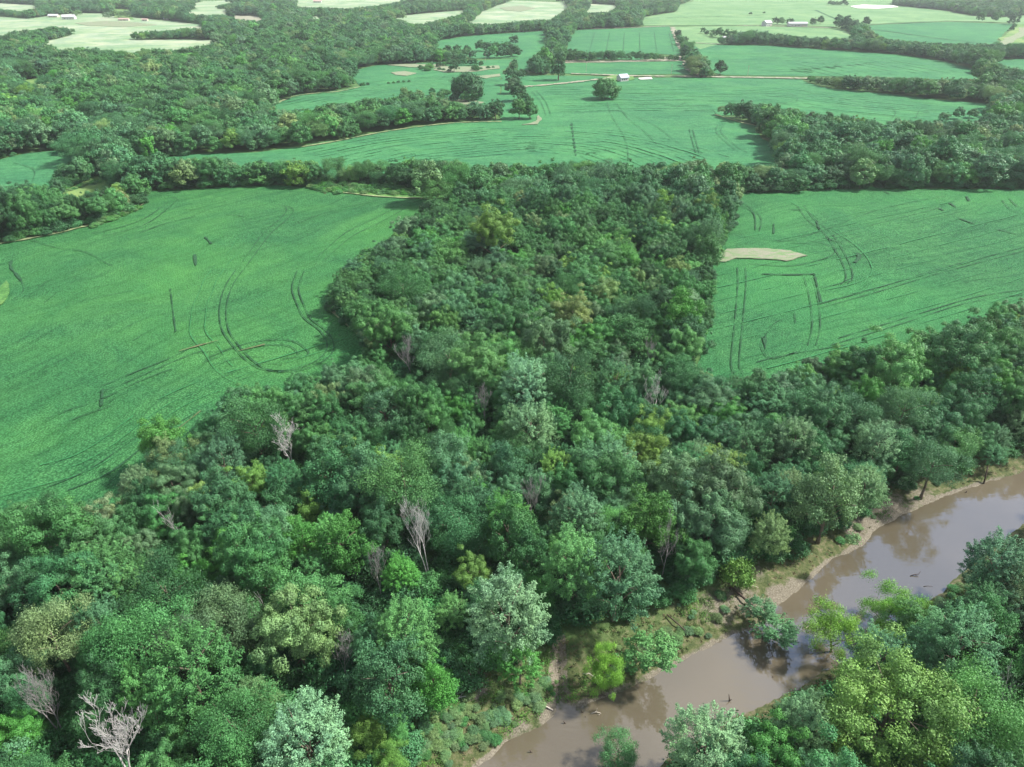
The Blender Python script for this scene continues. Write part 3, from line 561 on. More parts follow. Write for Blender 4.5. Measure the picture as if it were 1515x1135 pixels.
LM = [
 (440,935,108,'round2','olive','large pale olive tree with tan seed heads, left of the bare shrubby stems',1.15),
 (450,1095,118,'feather0','silver','big silvery blue-green feathery tree at the bottom edge of the photo',1.0),
 (545,1085,48,'broad2','yellow','bright yellow-green glossy tree with round leaf clusters, left of its smaller twin',1.0),
 (588,1075,34,'broad0','light','small light green glossy tree just right of the yellow-green glossy tree',1.2),
 (578,1128,46,'willow0','yellow','yellow-green willow at the bottom edge below the two glossy trees',1.0),
 (600,935,86,'feather1','light','light green feathery tree left of the bright round maple-like crown',1.1),
 (575,1005,98,'broad1','teal','tall dark teal tree above the two glossy yellow-green trees',1.1),
 (640,1010,60,'broad0','vivid','vine-covered vivid green tree beside the grey driftwood on the bank',1.1),
 (670,905,50,'feather2','light','small round light green tree with radiating sprays',1.0),
 (752,905,108,'feather0','silver','wide silvery green tree standing over the weedy river bank',1.1),
 (770,980,60,'feather2','vivid','vivid green tree skirt hanging over the weedy bank',1.0),
 (850,835,84,'feather1','light','tall light green feathery tree left of the silvery bank trees',1.2),
 (915,850,104,'feather2','blue','broad blue-green tree hanging over the middle of the bank',1.1),
 (700,850,50,'round1','yellow','yellow-tinged round tree right of the tall grey dead tree',1.0),
 (1000,712,78,'round0','grey','rounded grey-green tree right of the yellow-green crown',1.0),
 (948,672,60,'round4','yellow','bright yellow-green round tree in the middle of the wood',1.0),
 (880,648,62,'round3','light','light green tree left of the bright yellow-green crown',1.0),
 (960,770,76,'broad1','vivid','vivid green tree beneath the grey-green round crown',1.0),
 (1230,735,94,'broad0','sage','large pale sage tree with a white trunk beside the river bend',1.1),
 (895,990,48,'willow0','lime','bright lime willow standing alone at the water edge',1.35),
 (1242,932,70,'willow1','lime','bright green willow reaching over the river from the near bank',1.0),
 (1310,895,62,'willow1','lime','smaller light green willow right of the bright near-bank willow',1.0),
 (1308,972,80,'feather2','blue','blue-green feathery tree between the two near-bank willows and the big yellow-green tree',1.0),
 (1352,925,56,'broad2','light','light green tree behind the blue-green feathery tree on the near bank',1.0),
 (1420,945,104,'feather0','blue','wide teal feathery tree right of the near-bank willows',1.0),
 (1320,1045,175,'giant0','yellow','huge yellow-green tree in the lower right corner',1.0),
 (1440,1055,120,'soft0','light','wide soft light green tree right of the huge yellow-green tree',1.0),
 (1190,1070,76,'feather1','silver','silvery upright tree left of the huge yellow-green tree',1.1),
 (1045,1100,108,'feather0','silver','silvery green tree at the bottom edge beside the river',1.0),
 (915,1112,58,'soft1','mid','soft mid-green tree at the bottom edge standing in front of the river',0.9),
 (1090,845,44,'bush0','yellow','small yellow-green bush at the top of the bare bank',1.2),
 (338,915,88,'soft1','grey','fine-leaved grey-green dome left of the small dead snag',1.0),
 (375,718,52,'round1','yellow','yellow-green tree between the white bare tips and the mid-wood',1.0),
 (300,738,44,'round4','pale','pale yellow tree just above the white bare branches',1.0),
 (515,678,44,'round3','pale','pale yellow-green tree right of the small grey dead tree',1.0),
 (147,772,60,'round0','olive','pale olive round tree near the left field edge',1.0),
 (345,825,62,'round4','vivid','vivid green tree right of the white bare branches',1.0),
 (505,805,70,'broad1','vivid','vivid green tree left of the tall grey dead tree',1.2),
 (462,752,52,'broad2','yellow','yellow-green tree above the vivid green tree in the left wood',1.0),
 (850,468,54,'round1','tan','tan-yellow tree standing above the single bright green tree',1.0),
 (845,520,34,'round4','vivid','small bright green tree alone in a dark gap',1.1),
 (730,342,60,'round3','yellow','yellowish tree at the top of the middle wood',1.0),
 (775,568,74,'feather1','silver','silvery feathery tree in the centre of the wood',1.0),
 (785,630,72,'feather0','silver','silvery grey tree just below the central feathery tree',1.0),
 (665,532,72,'soft0','blue','large soft blue-green dome right of the mauve bare tree',1.0),
 (1000,398,32,'round0','tan','small tan tree near the right field corner',1.0),
 (1160,640,56,'round2','light','light green tree above the pale sage riverside tree',1.0),
 (1412,565,52,'round4','yellow','yellow-green tree in the upper right riverside wood',1.0),
 (1325,545,74,'round1','light','wide light green tree at the lower edge of the right field',1.0),
 (1420,522,78,'round3','mid','big mid-green dome where the right field narrows',1.0),
 (1240,592,34,'round0','yellow','small yellow-green crown left of the wide light green tree',1.0),
 (413,634,42,'round2','yellow','yellow-green tree above the small grey dead tree',1.0),
 (240,652,62,'broad2','vivid','dark vivid tree casting its shadow on the left field corner',1.1),
 (608,337,26,'bush0','dark','dark round bush sticking out into the left field',1.3),
 (1278,252,34,'far0','sage','pale sage tree at the right end of the row above the right field',1.0),
 (1032,248,28,'far1','sage','pale sage tree standing out of the row below the middle field',1.0),
 (48,960,62,'feather2','light','light green feathery tree at the left edge of the photo',1.0),
 (25,1085,64,'round4','vivid','vivid green tree in the lower left corner',1.0),
 (275,1085,42,'round1','light','small light green tree right of the white bare tree',1.0),
 (1000,622,58,'round2','light','light green tree below the grey bare tree',1.0),
 (1478,835,84,'feather1','blue','blue-green tree on the shaded near bank at the right edge',1.0),
 (1460,890,62,'feather0','teal','teal tree below the blue-green one on the near bank',1.0),
 (1505,905,62,'feather2','blue','blue-green tree at the right edge above the grey snag',1.0),
 (370,1040,70,'feather1','sage','sage yellow tree with drooping sprays at the bottom left of centre',1.0),
 (390,985,50,'round3','teal','teal rounded tree below the small dead snag',1.0),
 (1300,660,62,'feather2','grey','grey-green feathery tree right of the pale sage tree',1.1),
 (1380,690,70,'soft1','blue','soft blue-green tree overhanging the right river bank',1.0),
]
for t in LM: add_tree(*t[:6], tall=t[6])
add_tree(1112,893,36,'lean0','blue','small blue-green tree leaning from the bank over the water',tall=0.9,rot=-0.9)
add_tree(1135,920,50,'lean0','blue','fallen blue-green crown with its top resting in the river',tall=0.75,rot=-1.1)
add_tree(940,955,62,'lean0','light','light green tree leaning from the bank towards the river',tall=0.9,rot=-0.6)
# isolated trees out in the fields: base pixel x, base pixel y, width px
LONE = [
 (895,147,33,'dome0','mid','round dark green tree alone in the middle field below the small house',None),
 (826,119,18,'conifer0','dark','dark ragged evergreen alone in the field near the dirt track',None),
 (1065,111,16,'far2','dark','small dark tree at the road beside the end of the roadside clump',None),
 (1038,110,22,'far1','mid','largest tree of the clump beside the crossing farm roads','trees of the clump at the farm roads'),
 (1028,103,20,'far0','dark','second tree of the clump beside the farm roads, going up the side road','trees of the clump at the farm roads'),
 (1027,90,13,'far2','dark','small tree up the side road above the clump','trees of the clump at the farm roads'),
 (1012,67,11,'far1','dark','lower of the two small trees near the top of the side road',None),
 (1003,55,9,'far0','dark','upper of the two small trees near the top of the side road',None),
 (693,148,42,'dome0','dark','large dark domed tree behind the pale scrub in the left fields',None),
 (758,126,22,'far1','dark','topmost tree of the narrow grove beside the middle field','trees of the narrow grove'),
 (772,117,11,'far2','dark','small tree just right of the top of the narrow grove','trees of the narrow grove'),
 (757,139,20,'far0','grey','greyish tree second from the top of the narrow grove','trees of the narrow grove'),
 (766,150,22,'far2','dark','dark tree in the middle of the narrow grove','trees of the narrow grove'),
 (776,163,22,'far1','dark','dark tree low in the narrow grove','trees of the narrow grove'),
 (768,176,26,'far0','mid','wide tree at the bottom left of the narrow grove','trees of the narrow grove'),
 (784,176,20,'far2','mid','tree at the bottom right tip of the narrow grove','trees of the narrow grove'),
 (733,177,26,'far1','dark','dark tree left of the foot of the narrow grove',None),
 (792,107,22,'far0','mid','big tree at the lower end of the tree column near the evergreen',None),
 (1202,37,9,'far1','dark','left of two small trees right of the long white barn',None),
 (1213,36,9,'far2','dark','right of two small trees right of the long white barn',None),
 (1281,38,11,'far0','dark','small dark tree on the field boundary above the far hedge',None),
 (1498,37,15,'far1','dark','lone dark tree on the far right field boundary',None),
 (623,103,8,'bush0','mid','small round bush on the pale clearing in the left fields',None),
 (634,105,13,'bush0','light','light green bush on the pale clearing beside the pond bushes',None),
 (672,107,14,'far2','dark','dark tree standing in front of the pale clearing',None),
 (704,105,11,'bush0','mid','bush at the right end of the pale clearing',None),
 (600,148,16,'far0','sage','sage tree at the left end of the scrub in the left fields',None),
]
for (px, py, w, typ, tint, lab, grp) in LONE: add_tree(px, py, w, typ, tint, lab, base=True, group=grp, tall=1.0 if typ == 'dome0' else 0.85)
# small far rows outside woodland outlines
def row(pts, n, w, typs=('far0', 'far1', 'far2'), tints=('dark', 'mid', 'teal'), jit=1.0, tall=1.0):
    pts = np.array(pts, float); q = resamp(pts, n)
    for i, (px, py) in enumerate(q):
        t = add_tree(px+rng.uniform(-1, 1)*w*0.15*jit, py+rng.uniform(-1, 1)*jit*0.4, w*rng.uniform(0.75, 1.2), typs[int(rng.integers(len(typs)))], tints[int(rng.integers(len(tints)))], None, base=True, tall=tall*rng.uniform(.65, .9)); t['lm'] = False
row([(640,101),(660,98),(690,97),(712,98)], 9, 9)
row([(650,104),(664,106)], 3, 6, ('bush0',)); row([(700,104),(712,103)], 3, 6, ('bush0',)); row([(722,102),(730,101)], 2, 5, ('bush0',))
row([(605,148),(640,150),(690,152)], 6, 13, tints=('sage', 'mid', 'dark')); row([(640,142),(665,138),(650,146)], 4, 10, ('far2', 'bush0'))
row([(660,84),(675,86),(700,86)], 5, 14); row([(665,78),(690,78)], 3, 12); row([(712,76),(735,76),(758,78)], 5, 13); row([(722,86),(745,86),(762,84)], 5, 13)
row([(752,70),(762,66)], 2, 10)
row([(1055,54),(1075,58),(1095,60),(1130,64)], 9, 12); row([(1040,50),(1052,55)], 3, 7)
row([(1146,36),(1158,37),(1168,37)], 3, 11, tints=('grey', 'dark')); row([(1180,33)], 2, 8) if False else None
row([(1237,40),(1250,44),(1262,48),(1275,52)], 7, 13); row([(1243,36),(1262,42),(1280,48)], 5, 11)
row([(1227,8.5),(1240,8.5),(1252,9)], 6, 6); row([(1110,21),(1130,20)], 2, 4, ('bush0',))
row([(42,28),(50,27),(56,25)], 3, 9); row([(112,25),(118,23)], 2, 8, tints=('sage',)); row([(158,27),(170,27),(188,26)], 5, 9, tints=('grey', 'sage'))
row([(1290,118),(1310,119),(1330,119)], 3, 4, ('bush0',)); row([(575,124),(590,123),(605,122)], 5, 4, ('bush0',)); row([(536,127),(545,126)], 2, 6, ('bush0',)); row([(558,125),(560,125)], 1, 6, ('bush0',)) if False else None
row([(872,35),(880,35)], 2, 6)
row([(165,276),(250,277),(330,275),(400,272),(455,274)], 19, 28, ('round0','round2','round4','soft0'), ('dark','mid','teal','mid'), 1.0, 1.15)
row([(470,272),(540,275),(620,283),(690,284)], 11, 27, ('round0','round2','broad0','soft0'), ('dark','mid','teal','sage'), 1.0, 1.15)
row([(1395,180),(1420,176),(1455,174),(1480,172)], 5, 16)
# ------------------------------------------------------------------ fill the woods
occ = [(t['x'], t['y'], PROTO[t['typ']][2]*t['sx']) for t in ALL]
occ_near = np.array(occ)
def clear_mask(x, y, h, R):
    """True where a tree of this size would stand on, or cover, open ground seen in the photo"""
    bad = np.zeros(len(x), bool)
    for w in CLEAR_W: bad |= inpoly(w, x, y)
    pts = [(x, y, 0.86*h), (x-0.6*R, y, 0.62*h), (x+0.6*R, y, 0.62*h), (x, y, 0.5*h)]
    for a, b_, c in pts:
        u, v, d = P(a, b_, c)
        for pp in CLEAR_PX: bad |= inpoly(pp, u, v)
    return bad
def candidates(sp, y0, y1, seed):
    r = np.random.default_rng(seed); xs = []; ys = []
    yy = np.arange(y0, y1, sp)
    for j, yv in enumerate(yy):
        hw = yv+60; hw = min(hw, 1.0*yv+60); xv = np.arange(-hw, hw, sp)+(j % 2)*sp*0.5
        xs.append(xv); ys.append(np.full(len(xv), yv))
    x = np.concatenate(xs); y = np.concatenate(ys); x = x+r.uniform(-.38, .38, len(x))*sp; y = y+r.uniform(-.38, .38, len(y))*sp
    return x, y
def fill(sp, y0, y1, seed, near):
    x, y = candidates(sp, y0, y1, seed); r = np.random.default_rng(seed+1)
    R = sp*(0.62 if near else 0.66)*np.clip(np.exp(0.24*r.normal(size=len(x))), 0.6, 1.6); h = 3.05*(R*0.7+sp*0.2)*r.uniform(0.78, 1.22, len(x))*(1.0 if near else 0.84)
    big = vnoise(x, y, 60, 8)+0.5; h = h*(0.85+0.3*big)
    out = []
    if near:
        d = np.min(np.hypot(x[:, None]-occ_near[None, :, 0], y[:, None]-occ_near[None, :, 1])/(occ_near[None, :, 2]+R[:, None]*0.6), 1)
        keep = d > 0.78; x, y, R, h = x[keep], y[keep], R[keep], h[keep]
    sdv = sdist(x, y); k = (sdv > 3); x, y, R, h = x[k], y[k], R[k], h[k]
    done = np.zeros(len(x), bool)
    for f in (1.0, 0.72, 0.5, 0.34):
        ok = ~clear_mask(x, y, h*f, R*f) & ~done
        u, v, dd = P(x, y, h*f*0.7); ok &= (u > -190) & (u < 1705) & (v < 1290) & (v > -22)
        for i in np.where(ok)[0]: out.append((x[i], y[i], R[i]*f, h[i]*f))
        done |= ok
    return out
def pick(x, y, r, near):
    t = vnoise(x, y, 38, 11)+0.5+0.35*(r.random()-0.5)
    u = r.random()
    if u < (0.02 if near else 0.010): tint = 'yellow'
    elif u < 0.05: tint = 'olive'
    elif u < 0.115: tint = 'light'
    elif u < 0.18: tint = 'grey'
    elif u < 0.21: tint = 'vivid'
    else: tint = 'teal' if t < 0.36 else 'blue' if t < 0.48 else 'mid' if t < 0.66 else 'dark' if t < 0.74 else 'sage' if t > 0.93 else 'mid'
    a = r.random()
    if near:
        if y < 135: typ = 'feather%d' % r.integers(3) if a < .35 else 'broad%d' % r.integers(3) if a < .6 else 'soft%d' % r.integers(2) if a < .72 else 'round%d' % r.integers(5)
        else: typ = 'round%d' % r.integers(5) if a < .72 else 'soft%d' % r.integers(2) if a < .8 else 'broad%d' % r.integers(3) if a < .9 else 'feather%d' % r.integers(3)
    else: typ = 'far%d' % r.integers(3) if a < .8 else 'soft%d' % r.integers(2)
    return typ, tint
rr_ = np.random.default_rng(99)
NEARY = 330
fills = [(f, True) for f in fill(6.3, 50, 205, 3, True)]+[(f, True) for f in fill(6.0, 205, NEARY, 4, True)]+[(f, False) for f in fill(7.9, NEARY, 2150, 5, False)]
for (x, y, R, h), near in fills:
    typ, tint = pick(x, y, rr_, near); _, _, R0, H0_ = PROTO[typ]
    px, py, d = P(x, y, h*0.6); gz = float(hgt(np.array([x]), np.array([y]))[0]) if y < 260 else 0
    ALL.append(dict(x=x, y=y, z=gz, sx=R/R0, sz=h/H0_, typ=typ, tint=tint, label=None, lm=False, name='leafy_tree', cat='tree', group=None, rot=rr_.uniform(0, 6.28), ppx=px, ppy=py, w=2*R/d*FP))
# the ones that show largest become individuals
for t in ALL: t['vis'] = t['w'] if (-0.3*t['w'] < t['ppx'] < 1515+0.3*t['w'] and t['ppy'] < 1135+0.3*t['w'] and t['ppy'] > 0) else 0
named = [t for t in ALL if t['label']]
rest = sorted([t for t in ALL if not t['label']], key=lambda t: -t['vis'])
NI = 296-len(named); indiv = named+rest[:NI]; stuff = rest[NI:]
print('trees', len(ALL), 'individual', len(indiv), 'stuff', len(stuff))
# dead trees
def dead_tree(px, py, w, hpx, label, mat, seed, levels=4, base=False):
    r = random.Random(seed); x, y = 0, 100; Hm = 14
    for _ in range(4):
        gz = float(hgt(np.array([x]), np.array([y]))[0]); x, y, _z = G(px, py, gz+(0 if base else Hm*0.7)); d = P(x, y, 8)[2]; ang = math.atan2(CZ-8, math.hypot(x, y)); Hm = min(19, hpx/FP*d/math.cos(ang)*1.0)
        Hm = max(Hm, w/FP*d*1.15) if not base else Hm
        if not base: Hm = max(Hm, 13)
    Rm = w/FP*d/2; root = bpy.data.objects.new('dead_tree', None); COL.objects.link(root); root.location = (x, y, gz)
    tag(root, label, 'dead tree', None); tb = MB(); bb = MB()
    nf = 2 if w > 45 else 1
    def grow(p, dirv, L, rad, lev, mb):
        pts = [p]; rd = [rad]; dv = dirv.copy(); n = 4
        for k in range(n):
            dv = (dv+Vector((r.uniform(-.22, .22), r.uniform(-.22, .22), r.uniform(-.05, .18)))).normalized()
            pts.append(pts[-1]+dv*L/n); rd.append(max(0.03, rad*(1-0.62*(k+1)/n)))
        mb.tube(pts, rd, 6 if lev < 2 else 4)
        if lev >= levels: return
        nb_ = (5, 4, 3, 3, 2)[min(lev, 4)]
        for k in range(nb_):
            f = r.uniform(0.35, 1.0) if k else 1.0; i = min(int(f*n), n-1); q = pts[i].lerp(pts[i+1], f*n-i if f < 1 else 1.0)
            a = r.uniform(0, 6.28); side = Vector((math.cos(a), math.sin(a), r.uniform(0.0, .7))).normalized()
            grow(q, (dv*0.7+side*r.uniform(.6, 1.25)).normalized(), L*r.uniform(.48, .68), rad*0.42*(1-0.3*f), lev+1, bb)
    for k in range(nf):
        sd_ = Vector((r.uniform(-.25, .25)+(0.35*(k*2-1) if nf > 1 else 0), r.uniform(-.15, .15), 1)).normalized()
        grow(Vector((0, 0, -0.3)), sd_, Hm*0.62, 0.017*Hm+0.10, 0, tb)
    # scale spread of the branches to the width seen
    mx = max(1e-3, np.percentile(np.abs(np.array([(v[0]) for v in bb.V])), 97)); f = np.clip(Rm/mx, 0.4, 2.2)
    for mb in (tb, bb): mb.V = [(v[0]*f, v[1]*f, v[2]) for v in mb.V]
    tb.build('trunk', mat, root, smooth=True); bb.build('branches', mat, root)
    occd.append((x, y, Rm)); return (px, py, label)
occd = []; DEAD = []
for a in [
 (630,795,58,95,'tall grey dead tree with two bare trunks in the middle of the wood',M_dead,1,5),
 (172,1098,78,80,'broad white bare tree in the lower left corner',M_dead,2,5),
 (265,768,44,44,'cluster of white bare branches standing in the left wood',M_dead,3,3),
 (430,655,40,50,'small grey dead tree near the left field edge',M_dead,4,5),
 (965,585,38,45,'grey bare tree near the lower end of the right field',M_dead,5,5),
 (389,905,20,44,'thin white forked snag left of the large olive tree',M_dead,6,2),
 (606,522,40,40,'mauve bare tree left of the soft blue-green dome',M_deadp,7,5),
 (1506,1025,40,70,'grey branching snag at the right edge on the near bank',M_dead,8,3),
 (790,742,34,50,'grey twiggy dead tree left of the blue-green crowns',M_deadp,9,5),
 (503,960,28,60,'grey bare stems right of the large olive tree',M_deadp,10,5),
 (958,517,22,26,'tiny mauve bare tree near the right field',M_deadp,11,5),
 (68,1038,50,40,'half-bare grey tree above the lower left corner',M_deadp,12,5),
 (718,600,26,36,'small mauve dead tree left of the silvery grey tree',M_deadp,13,5),
 (560,845,26,30,'low grey dead tree beside the tall grey dead tree',M_deadp,14,5),
 (985,805,30,40,'thin grey dead tree among the bank trees',M_deadp,15,4)]:
    DEAD.append(dead_tree(*a))
def near_dead(t):
    for (dx, dy, dr) in occd:
        # keep the living crowns that would hide a bare tree a little lower
        if math.hypot(t['x']-dx, t['y']-dy) < PROTO[t['typ']][2]*t['sx']*0.9+dr*0.35: return True
        if math.hypot(t['x']-dx, t['y']-(dy-9)) < PROTO[t['typ']][2]*t['sx']*(1.25 if dr > 3.3 else 0.75): return True
        if math.hypot(t['x']-dx, t['y']-(dy-4.5)) < PROTO[t['typ']][2]*t['sx']*(1.3 if dr > 3.3 else 1.05): return True
    return False
indiv = [t for t in indiv if t['label'] or not near_dead(t)]
# labels from the nearest landmarks
anchors = [(t['ppx'], t['ppy'], t['label']) for t in named]+list(DEAD)
SHORT = {}
def short(l):
    for cut in (' standing', ' hanging', ' reaching', ' beside', ' with ', ' left of', ' right of', ' above', ' below', ' between', ' behind', ' at ', ' in ', ' near', ' just', ' beneath', ' among', ' where', ' sticking', ' leaning', ' casting', ' over', ' alone', ' on ', ' of ', ' from'):
        i = l.find(cut)
        if i > 0: l = l[:i]
    return l
sh = [short(a[2]) for a in anchors]
cnt = {}
for s_ in sh: cnt[s_] = cnt.get(s_, 0)+1
ok_anchor = [i for i, s_ in enumerate(sh) if cnt[s_] == 1 and len(s_.split()) <= 6]
PLUS = {'large dark domed tree': 0}
pend = {}
shape = {'round': 'round-topped', 'feather': 'feathery', 'broad': 'loose-crowned', 'soft': 'soft-domed', 'far': 'round', 'bush': 'low', 'willow': 'drooping', 'lean': 'leaning', 'conifer': 'ragged', 'giant': 'huge', 'dome': 'domed'}
for t in indiv:
    if t['label']: continue
    best = min(ok_anchor, key=lambda i: math.hypot(anchors[i][0]-t['ppx'], (anchors[i][1]-t['ppy'])*1.2))
    dx = t['ppx']-anchors[best][0]; dy = anchors[best][1]-t['ppy']; a = math.degrees(math.atan2(dy*1.2, dx)) % 360
    dirn = ['right of', 'above and right of', 'above', 'above and left of', 'left of', 'below and left of', 'below', 'below and right of'][int((a+22.5)//45) % 8]
    pend.setdefault((best, dirn, t['tint'], t['typ'].rstrip('0123456789')), []).append((math.hypot(dx, dy), t))
for (bi, dirn, tint, ty), L in pend.items():
    L.sort(key=lambda q: q[0])
    for k, (dd, t) in enumerate(L):
        o_ = ['', 'second ', 'third ', 'fourth ', 'fifth ', 'sixth ', 'seventh ', 'eighth ', 'ninth ', 'tenth '][min(k, 9)]
        if len(L) > 1 and k == 0: o_ = 'nearest '
        t['label'] = f"{o_}{TW[tint]} {shape[ty]} tree {dirn} the {sh[bi]}"; t['group'] = 'trees of the riverside wood'
used = {}
for t in indiv:
    root = bpy.data.objects.new(t['name'], None); COL.objects.link(root); root.empty_display_size = 1
    root.location = (t['x'], t['y'], t['z']); root.rotation_euler = (0, 0, t['rot']); root.scale = (t['sx'], t['sx'], t['sz'])
    grp = t['group']
    if grp is None and t['name'] == 'leafy_tree': grp = 'trees of the riverside wood' if t['y'] < 330 else 'trees standing out in the fields'
    tag(root, t['label'], 'bush' if t['name'] == 'bush' else 'willow' if t['name'] == 'willow_tree' else 'tree', grp)
    me_, tk = PROTO[t['typ']][:2]
    c = link('crown', me_, root); tc = np.array(TINT[t['tint']])*(1+0.10*rng.normal()); tc = np.clip(tc*(1+0.04*rng.normal(size=3)), 0.01, 0.6)
    c['tint'] = [float(v) for v in tc]
    link('trunk', tk, root); used.setdefault(t['typ'], (c, root))
# ------------------------------------------------------------------ stuff: the rest of the woods, undergrowth
def scatter(name, pts, label, cat):
    """pts: (x,y,z,sx,sz,rot,typ,(r,g,b)) instanced by geometry nodes on one mesh of points"""
    types = sorted({p[6] for p in pts}); idx = {k: i for i, k in enumerate(types)}
    n = len(pts); me_ = bpy.data.meshes.new(name); me_.vertices.add(n); me_.vertices.foreach_set('co', np.array([p[:3] for p in pts], np.float32).ravel())
    a = me_.attributes.new('scl', 'FLOAT_VECTOR', 'POINT'); a.data.foreach_set('vector', np.array([(p[3], p[3], p[4]) for p in pts], np.float32).ravel())
    a = me_.attributes.new('rot', 'FLOAT_VECTOR', 'POINT'); a.data.foreach_set('vector', np.array([(0, 0, p[5]) for p in pts], np.float32).ravel())
    a = me_.attributes.new('idx', 'INT', 'POINT'); a.data.foreach_set('value', np.array([idx[p[6]] for p in pts], np.int32))
    a = me_.attributes.new('tint', 'FLOAT_COLOR', 'POINT'); a.data.foreach_set('color', np.array([tuple(p[7])+(1,) for p in pts], np.float32).ravel())
    me_.materials.append(M_leaf); ob = link(name, me_)
    ng = bpy.data.node_groups.new(name, 'GeometryNodeTree'); ng.interface.new_socket('Geometry', in_out='INPUT', socket_type='NodeSocketGeometry'); ng.interface.new_socket('Geometry', in_out='OUTPUT', socket_type='NodeSocketGeometry')
    N = ng.nodes; L = ng.links; gi = N.new('NodeGroupInput'); go = N.new('NodeGroupOutput')
    iop = N.new('GeometryNodeInstanceOnPoints'); g2i = N.new('GeometryNodeGeometryToInstance')
    for k in reversed(types):
        oi = N.new('GeometryNodeObjectInfo'); oi.transform_space = 'ORIGINAL'; oi.inputs['Object'].default_value = used[k][0]; oi.inputs['As Instance'].default_value = False
        L.new(oi.outputs['Geometry'], g2i.inputs[0])
    def at(nm, dt):
        q = N.new('GeometryNodeInputNamedAttribute'); q.data_type = dt; q.inputs[0].default_value = nm; return q.outputs[0]
    L.new(gi.outputs[0], iop.inputs['Points']); L.new(g2i.outputs[0], iop.inputs['Instance']); iop.inputs['Pick Instance'].default_value = True
    L.new(at('idx', 'INT'), iop.inputs['Instance Index']); L.new(at('scl', 'FLOAT_VECTOR'), iop.inputs['Scale'])
    e = N.new('FunctionNodeEulerToRotation'); L.new(at('rot', 'FLOAT_VECTOR'), e.inputs[0]); L.new(e.outputs[0], iop.inputs['Rotation'])
    L.new(iop.outputs[0], go.inputs[0]); md = ob.modifiers.new('scatter', 'NODES'); md.node_group = ng
    tag(ob, label, cat, None, 'stuff'); return ob
def tv(t, r): return tuple(np.clip(np.array(TINT[t])*1.08*(1+0.12*r.normal())*(1+0.04*r.normal(size=3)), 0.01, 0.6))
for t in stuff:
    if t['typ'] not in used: t['typ'] = 'far0'
stuff_pts = [(t['x'], t['y'], t['z'], t['sx'], t['sz'], t['rot'], t['typ'], tv(t['tint'], rr_)) for t in stuff if not near_dead(t)]
scatter('woodland', stuff_pts, 'dense green broadleaf woods and hedgerows spreading between the fields', 'woodland')
ug = []
x, y = candidates(4.4, 55, 450, 21); r = np.random.default_rng(22); h = r.uniform(2.0, 5.0, len(x)); R = h*0.8
ok = ~clear_mask(x, y, h, R*0.7) & (sdist(x, y) > 4); u, v, d = P(x, y, 2); ok &= (u > -150) & (u < 1665) & (v < 1260)
for i in np.where(ok)[0]: ug.append((x[i], y[i], float(hgt(x[i:i+1], y[i:i+1])[0]), R[i]/2.6, h[i]/4.2, r.uniform(0, 6.28), 'bush0', tv(['dark', 'dark', 'teal', 'mid'][r.integers(4)], r)))
for (a, b_, n, hs) in [((455,278),(640,289),150,1.0),((470,283),(690,291),120,1.0),((95,285),(160,266),40,.8),((135,338),(205,308),50,1.1),((455,274),(640,287),60,1.6),((1100,281),(1290,276),60,.9)]:
    for _ in range(n):
        f = r.random(); q = G(a[0]+(b_[0]-a[0])*f, a[1]+(b_[1]-a[1])*f+r.normal()*1.5, 0); hh = r.uniform(.5, 1.9)*hs
        ug.append((q[0], q[1], 0.1, hh*1.0/2.6, hh/4.2, r.uniform(0, 6.28), 'bush0', tv(['sage', 'mid', 'light', 'vivid'][r.integers(4)], r)))
for (a, b_, n) in [((600,1125),(700,1050),60),((640,1110),(830,1010),90),((900,990),(1080,900),50),((1240,800),(1440,715),40),((1385,880),(1490,820),90),((1340,905),(1400,870),50),((1100,1040),(1200,1000),50)]:
    for _ in range(n):
        f = r.random(); q = G(a[0]+(b_[0]-a[0])*f, a[1]+(b_[1]-a[1])*f+r.normal()*14, -1.5); hh = r.uniform(.3, .85); s1 = float(sdist(np.array([q[0]]), np.array([q[1]]))[0])
        if s1 < 1.2: continue
        ug.append((q[0], q[1], float(hgt(np.array([q[0]]), np.array([q[1]]))[0]), hh*1.1/2.6, hh/4.2, r.uniform(0, 6.28), 'bush0', tv(['sage', 'mid', 'olive', 'grey'][r.integers(4)], r)))
scatter('undergrowth', ug, 'dark green shrubs and saplings growing under the riverside trees', 'undergrowth')
# bank weeds: one mesh of leaf tufts
wp = []; wn_ = []; wa = []; ws = []
r = np.random.default_rng(31); x = r.uniform(-25, 190, 60000); y = r.uniform(55, 190, 60000); s = sdist(x, y); u, v, d = P(x, y, -1)
k = (s > 0.8) & (s < 15) & (u > -10) & (u < 1530) & (v < 1150) & inpoly(CLEAR_W[-1], x, y); x, y, s = x[k], y[k], s[k]
dens = np.clip(vnoise(x, y, 5, 13)+0.62+0.02*s, 0, 1)
for (px, py, r0, a) in [(1160,880,2.6,1.0),(1183,864,2,.8),(1140,895,2,.7),(1330,752,4,.6),(820,1050,2.2,.8)]:
    q = G(px, py, -1.5); dens = dens-a*np.clip(1.4-np.hypot(x-q[0], y-q[1])/r0, 0, 1)
k = r.random(len(x)) < dens*0.62; x, y, s = x[k], y[k], s[k]; z = hgt(x, y); print('weeds', len(x))
Q = []; AT = []
gcol = (vnoise(x, y, 6, 14)+0.5)
for i in range(len(x)):
    hh = 0.15+0.75*max(0, gcol[i]-0.35)+0.2*r.random(); n = 14 if hh < 0.35 else 34
    p = r.normal(size=(n, 3))*np.array([hh*.55, hh*.55, hh*.3])+np.array([x[i], y[i], z[i]+hh*.45]); nn = unit(r.normal(size=(n, 3))*.6+np.array([0, 0, 1]))
    Q.append(quads(p, nn, np.full(n, 0.10+0.05*r.random()), .55)); AT.append(np.full(n, np.clip(gcol[i]+r.normal()*.1, 0, 1)))
m, nt, o = newmat('weed_leaves'); lv = nd(nt, 'ShaderNodeAttribute', attribute_name='leafv')
